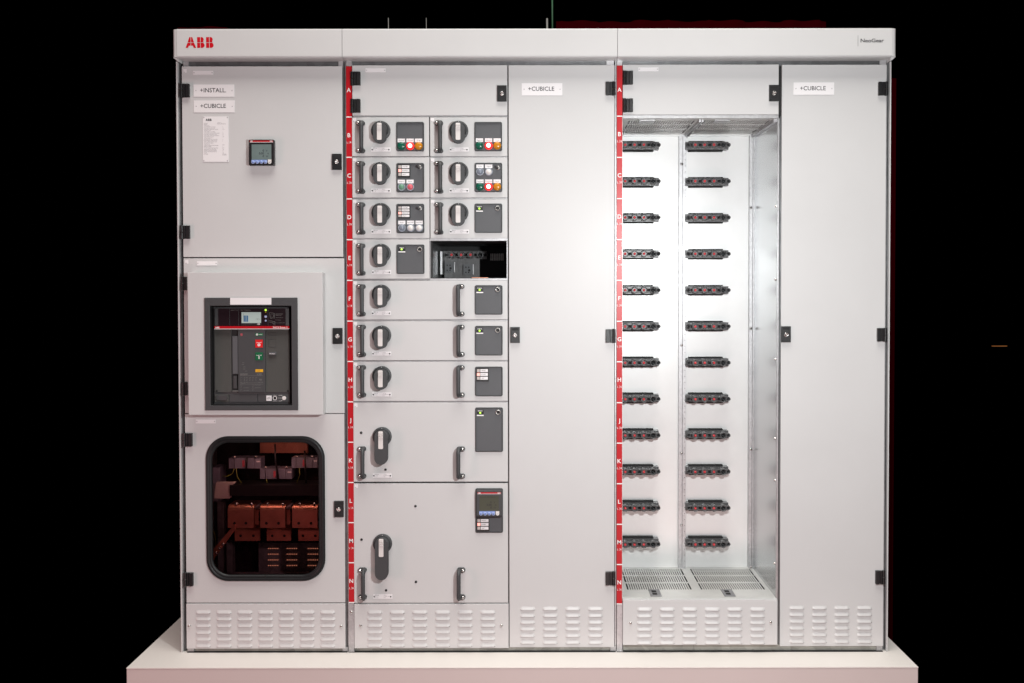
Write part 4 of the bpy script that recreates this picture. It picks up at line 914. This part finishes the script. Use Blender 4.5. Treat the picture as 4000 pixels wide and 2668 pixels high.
def ledplate(parent, rect, led):
    x0, y0, x1, y1 = rect; mb = MB(); mb.pbox((x0, y0, x1, y1-5), YD-0.0012, YD-0.0002, 0); mb.pbox((x0, y1-4.6, x1, y1), YD-0.0012, YD-0.0002, 1)
    X, Z = W(x0+3, y0+5.5, YD-.001); mb.text('INSERTED', X, Z, 2.8*S, YD-0.0016, 1, 20*S, 'l', 0.03)
    X, Z = W(*led, YD); mb.lathe(X, Z, [(0.0036, YD-0.0013), (0.0036, YD-0.0030), (0.0025, YD-0.0042), (0, YD-.0045)], 18, 2); mb.build('status_led', ['blk', 'whitep', 'led_grn'], parent)
def conn(parent, px, py):
    X, Z = W(px, py, -.006); mb = MB()
    mb.lathe(X, Z, [(0.0095, YD-0.0002), (0.0095, YD-0.0030), (0.0086, YD-0.0035), (0.0086, YD-.0060), (0.0078, YD-0.0075), (0.0062, YD-0.0075), (0.0060, YD-0.003)], 24, 0); mb.lathe(X, Z, [(0.0060, YD-0.0035), (0, YD-0.0036)], 16, 1, False)
    mb.lathe(X, Z, [(0.0034, YD-0.0037), (0.0034, YD-.0055), (0.0022, YD-0.0055)], 12, 2); mb.build('round_connector', ['nickel', 'void', 'blk'], parent)
def plug(parent, px, py):
    X, Z = W(px, py, -.008); mb = MB(); mb.lathe(X+.003, Z, [(0.0070, YD-0.0002), (0.0070, YD-0.0030), (0.0055, YD-.0040)], 18, 1); mb.lathe(X, Z, [(0.0055, YD-0.003), (0.0050, YD-0.020), (0.0035, YD-0.022), (0, YD-.0222)], 18, 0)
    mb.build('key_plug', ['dk2', 'nickel'], parent)
def nplate(parent, rect, t, pw):
    x0, y0, x1, y1 = rect; f = -0.0016; mb = MB(); mb.pbox(rect, f, -0.0002, 0)
    X, Z = W(x0+8, y0+5.6, f); mb.text(t, X, Z, 4.2*S, f-0.0003, 1, None, 'l')
    for i, s_ in enumerate((pw, 'In = 10 A')): X, Z = W(x0+8, y0+9.4+i*4.4, f); mb.text(s_, X, Z, 2*S, f-0.0003, 1, 12*S)
    for i, s_ in enumerate(('+ position', '1TGC028413R1001', 'M101')): X, Z = W(x0+41, y0+4.6+i*4.8, f); mb.text(s_, X, Z, 2*S, f-0.0003, 1, (13, 24, 8)[i]*S)
    o = mb.build('name_plate', ['white', 'inkgrey'], parent)
    for hx in (x0+4.5, x1-6): 
        X, Z = W(hx, (y0+y1)/2+.5, f); m2 = MB(); m2.lathe(X, Z, [(0.0027, f-0.0001), (0.0025, f-0.0012), (0.001, f-0.0016)], 12, 0); m2.build('plate_screw', 'dk', o)
def plug_hole(parent, px, py):
    X, Z = W(px, py); MB().lathe(X, Z, [(0.0046, -0.0002), (0.0044, -0.0016), (0.0030, -0.0024), (0, -0.0026)], 18).build('blanking_plug', 'blk', parent)
G_ = 'drawer units stacked in the middle cabinet'
def drawer(rect, label):
    X0, X1, Z0, Z1 = RC(*rect); o = thing('drawer_unit', label, 'drawer', ((X0+X1)/2, 0.0, Z0), G_)
    mb = MB(); mb.box(X0, X1, 0.0, 0.016, Z0, Z1, 0); joined('front_panel', [(mb, 0.0014)], ['paint'], o)
    mb = MB(); mb.box(X0+0.006, X1-0.006, 0.0163, 0.36, Z0+0.006, Z1-0.008, 0); mb.build('housing', 'galv_dk', o)
    sticker(o, rect[0]+3, rect[1]+3.5); return o
L0, L1, R0_, R1_ = 1376, 1677.2, 1680.6, 1982.4
# row B
o = drawer((1375, 457.5, 1676, 610.5), 'left small drawer of row B with green, lit red and amber lamps'); handle(o, 1417.7, 536, 1401); knob(o, 1487, 510); dpn = disp(o, (1548, 476, 1656.4, 590.7)); nplate(o, (1449.5, 575.9, 1525.2, 592), 'EO-A', 'Pn = -')
for x, k, t in ((1567.6, 'green', 'Opened'), (1602, 'redlit', 'Closed'), (1635, 'amber', 'Trip')): lamp(dpn, x, 569.7, k, t)
o = drawer((1680, 457.5, 1982, 610.5), 'right small drawer of row B with green, lit red and amber lamps'); handle(o, 1722.5, 536, 1707); knob(o, 1791.6, 510); dpn = disp(o, (1853.4, 476, 1961.2, 590.7)); nplate(o, (1756, 575.9, 1830.3, 592), 'EO-I', 'Pn = -')
for x, k, t in ((1873, 'green', 'Opened'), (1908.5, 'redlit', 'Closed'), (1942, 'amber', 'Trip')): lamp(dpn, x, 568.5, k, t)
# row C
o = drawer((1376, 615.5, 1677.5, 772.3), 'left small drawer of row C with one green and one pink push button'); handle(o, 1418, 694.5, 1401.4); knob(o, 1487.8, 670.5); dpn = disp(o, (1548.9, 636.7, 1656.6, 751.5)); nplate(o, (1450, 736.5, 1525.6, 752), 'DOL-A', 'Pn = 1.5 kW')
annun(dpn, (1552.7, 641.5, 1602.4, 693.4), ('STOPPED', 'RUNNING', 'FAULT'), 1); plug(dpn, 1636.5, 653)
for x, k, t in ((1568, 'bg', 'Start'), (1602, 'br', 'Stop')): lamp(dpn, x, 730, k, t)
o = drawer((1680.6, 615.5, 1982.3, 772.3), 'right small drawer of row C with two clear push buttons above three coloured lamps'); handle(o, 1723, 694, 1707.3); knob(o, 1792, 670.5); dpn = disp(o, (1854, 635.7, 1961.8, 750.5)); nplate(o, (1756, 736, 1831, 752), 'DOL-C', 'Pn = 1.5 kW')
for x, k, t in ((1874.8, 'bb', 'Stop'), (1909.2, 'bw', 'Start')): lamp(dpn, x, 670.5, k, t)
for x, k, t in ((1874.8, 'green', 'Stopped'), (1908.6, 'redlit', 'Running'), (1942, 'amber', 'Fault')): lamp(dpn, x, 729, k, t)
plug(dpn, 1942, 655)
# row D
o = drawer((1376.5, 778, 1677.6, 930.3), 'left small drawer of row D with one slate and two white push buttons'); handle(o, 1418.5, 854, 1403); knob(o, 1488.4, 830.7); dpn = disp(o, (1549, 796, 1657, 911)); nplate(o, (1450.8, 896.5, 1526.5, 912.5), 'REV-A', 'Pn = 1.5 kW')
annun(dpn, (1552.7, 802.5, 1602.6, 853), ('STOPPED', 'RUNNING FWD', 'RUNNING REV', 'FAULT'), 2); plug(dpn, 1636.6, 814.3)
for x, k, t in ((1569.6, 'bb', 'Stop'), (1603.7, 'bw', 'Start FWD'), (1637.5, 'bw', 'Start REV')): lamp(dpn, x, 890, k, t)
o = drawer((1681, 778, 1982.5, 930.3), 'right small drawer of row D, directly above the empty opening'); handle(o, 1723.4, 854, 1707.5); knob(o, 1792, 830.7); dpn = disp(o, (1854, 795, 1962, 910)); nplate(o, (1756.5, 896.5, 1831.5, 912.5), 'REV-F', 'Pn = 1.5 kW')
ledplate(dpn, (1860, 803, 1886.3, 827), (1872.5, 815)); conn(dpn, 1943.6, 813)
# row E
o = drawer((1377, 934.5, 1678, 1089.5), 'small drawer of row E, blank grey panel with green light, beside the empty opening'); handle(o, 1419, 1014, 1403.5); knob(o, 1489, 990); dpn = disp(o, (1549, 955, 1657.8, 1070.3)); nplate(o, (1452, 1055, 1527, 1071), 'DOL-A', 'Pn = 1.5 kW')
ledplate(dpn, (1556.2, 964, 1583, 986), (1569, 974)); conn(dpn, 1639, 974)
# rows F G H
for nm, rect, hc, kc, dr, np_, t, lab in (('F', (1378, 1096, 1982.8, 1248.6), 1173, 1149.7, (1855, 1114, 1963, 1229), (1451.6, 1215.5, 1527, 1231), 'REV-G', 'wide drawer of row F, uppermost of the wide ones'),
    ('G', (1378.8, 1254.5, 1983, 1407.6), 1331, 1309.5, (1855.5, 1273, 1963.4, 1388.4), (1453, 1373.4, 1528, 1388.7), 'DOL-D', 'wide drawer of row G, second of the wide ones from the top'),
    ('H', (1379.4, 1413.3, 1983.3, 1567), 1489, 1468, (1855.8, 1432.4, 1963.6, 1548), (1453.8, 1532.8, 1529, 1548.8), 'EO-B', 'wide drawer of row H with a small three line indicator on its panel')):
    o = drawer(rect, lab); handle(o, 1420+(0 if nm == 'F' else 1 if nm == 'G' else 1.6), hc, 1404+(0 if nm == 'F' else 1 if nm == 'G' else 1.6)); handle(o, 1792.0+(0 if nm == 'F' else 1), hc, 1805.6+(0 if nm == 'F' else 1)); knob(o, (rect[0]+111.6), kc); dpn = disp(o, dr); nplate(o, np_, t, 'Pn = 22 kW')
    if nm != 'H': dy = 0 if nm == 'F' else 159.3; ledplate(dpn, (1860.7, 1121.5+dy, 1887.5, 1144.7+dy), (1873.5, 1132.6+dy)); conn(dpn, 1944, 1131+dy)
    else: annun(dpn, (1859.8, 1438, 1909.2, 1489.8), ('OPENED', 'CLOSED', 'TRIP'), 1)
# row J-K
o = drawer((1380.8, 1572.8, 1984, 1882), 'tall drawer of rows J and K with a long dark lever and blank panel'); handle(o, 1422.3, 1806, 1406.5); handle(o, 1793, 1806, 1808.3)
knob(o, 1492.2, 1706, -0.092, -0.038, 0.0232); dpn = disp(o, (1856.3, 1592, 1964.8, 1765.3)); nplate(o, (1455.9, 1849.5, 1530.7, 1866.2), 'DOL-I', 'Pn = 55 kW'); ledplate(dpn, (1862.7, 1601, 1889.4, 1625), (1876, 1612.5)); conn(dpn, 1945.7, 1610.4)
plug_hole(o, 1411, 1690.3); plug_hole(o, 1505.8, 1834.2)
# row L-N
o = drawer((1382, 1888.3, 1984.5, 2355), 'tallest, bottom drawer with a power meter and the longest lever'); handle(o, 1424.5, 2278, 1409.5); handle(o, 1794.5, 2278, 1809)
knob(o, 1494, 2124, -0.119, -0.038, 0.0245); dpn = disp(o, (1857, 1908, 1964.8, 2081.3)); nplate(o, (1457.4, 2321.3, 1532.6, 2339), 'EO-H', 'Pn = -')
meter(o, (1860.3, 1915.4, 1961.5, 2018.6), (1865.5, 1923, 1956.5, 1928.6), (1873, 1937, 1948.5, 1996.5), (1878.4, 1895.2, 1911, 1927.3, 2006.5), 1943.5, True, -0.002, -0.026)
annun(dpn, (1861.5, 2024, 1911.5, 2075.5), ('OPENED', 'CLOSED', 'TRIP'), 1)
for q in ((1623, 1977), (1412.3, 2107.8), (1508.3, 2305.8), (1624.8, 2272.8)): plug_hole(o, *q)

# ------------------------------------------------------------------ background: curtains and hanging cables
def curtain(xa, xb, ztop, Y, amp=0.012, per=0.13, label=''):
    mb = MB(); n = int((xb-xa)/0.012)+1; cols = []
    for i in range(n+1):
        x = xa+(xb-xa)*i/n; ph = x/per*2*pi; y = Y+amp*sin(ph+0.8*sin(x*5.1)); zz = ztop-0.004*(1+math.copysign(1, sin(x*19.0+1.0))*0.6+0.3*sin(x*7.0))
        cols.append((x, y, zz))
    vs = [(x, y, z) for x, y, z in cols]+[(x, y, -0.9) for x, y, z in cols]+[(x, y+0.004, z) for x, y, z in cols]+[(x, y+0.004, -0.9) for x, y, z in cols]
    m_ = n+1; fs = []
    for i in range(n): fs += [(i, i+1, m_+i+1, m_+i), (2*m_+i, 3*m_+i, 3*m_+i+1, 2*m_+i+1), (i, 2*m_+i, 2*m_+i+1, i+1)]
    mb.add(vs, fs, 0, True); o = mb.build('curtain', 'curtain', None); tag(o, label, 'curtain', 'dark red curtains behind the cabinets'); return o
a = W(2172, 90, 1.0); b_ = W(3228, 90, 1.0); curtain(a[0], b_[0], a[1]+0.012, 1.0, label='long dark red curtain whose top edge shows above the right half of the cabinets')
a = W(696, 108, 1.0); b_ = W(890, 108, 1.0); curtain(a[0], b_[0], a[1]+0.006, 1.0, label='short dark red curtain barely showing above the red emblem')
a = W(3400, 900, 1.3); b_ = W(3500, 900, 1.3); zc = W(3500, 300, 1.3)[1]; curtain(a[0], b_[0], zc, 1.3, 0.01, 0.09, label='narrow dark red curtain beside the right edge of the cabinets')
for px, y0, mt, r, lab in ((1517, 70, 'cable', 0.0016, 'thin grey cable rising above the middle cabinet, left of the other'), (1665, 70, 'cable', 0.0012, 'faint thin grey cable rising above the middle cabinet, right of the other'), (2137, 72, 'cable', 0.004, 'short thick grey cable stub beside the green cable'), (2157, -40, 'gcable', 0.0035, 'green cable hanging down behind the top of the tall plain door')):
    X, Z = W(px, y0, 0.75); z0 = 2.18; o = MB().tube([(X, 0.75, z0), (X+0.001, 0.75, (z0+Z)/2), (X, 0.75, Z)], r, 8).build('hanging_cable', mt); tag(o, lab, 'cable', 'cables rising above the cabinets')
X, Z = W(3905, 1352, 4.0); o = MB().box(X-0.055, X+0.055, 4.0, 4.01, Z-0.003, Z+0.003).build('strip_light', 'amberglow'); tag(o, 'tiny dim amber strip light glowing in the darkness at the right', 'light')

# ------------------------------------------------------------------ tidy
for ob in list(C.objects):
    if ob.type == 'MESH' and ob.data.users == 0: pass
for me in list(bpy.data.meshes):
    if me.users == 0: bpy.data.meshes.remove(me)
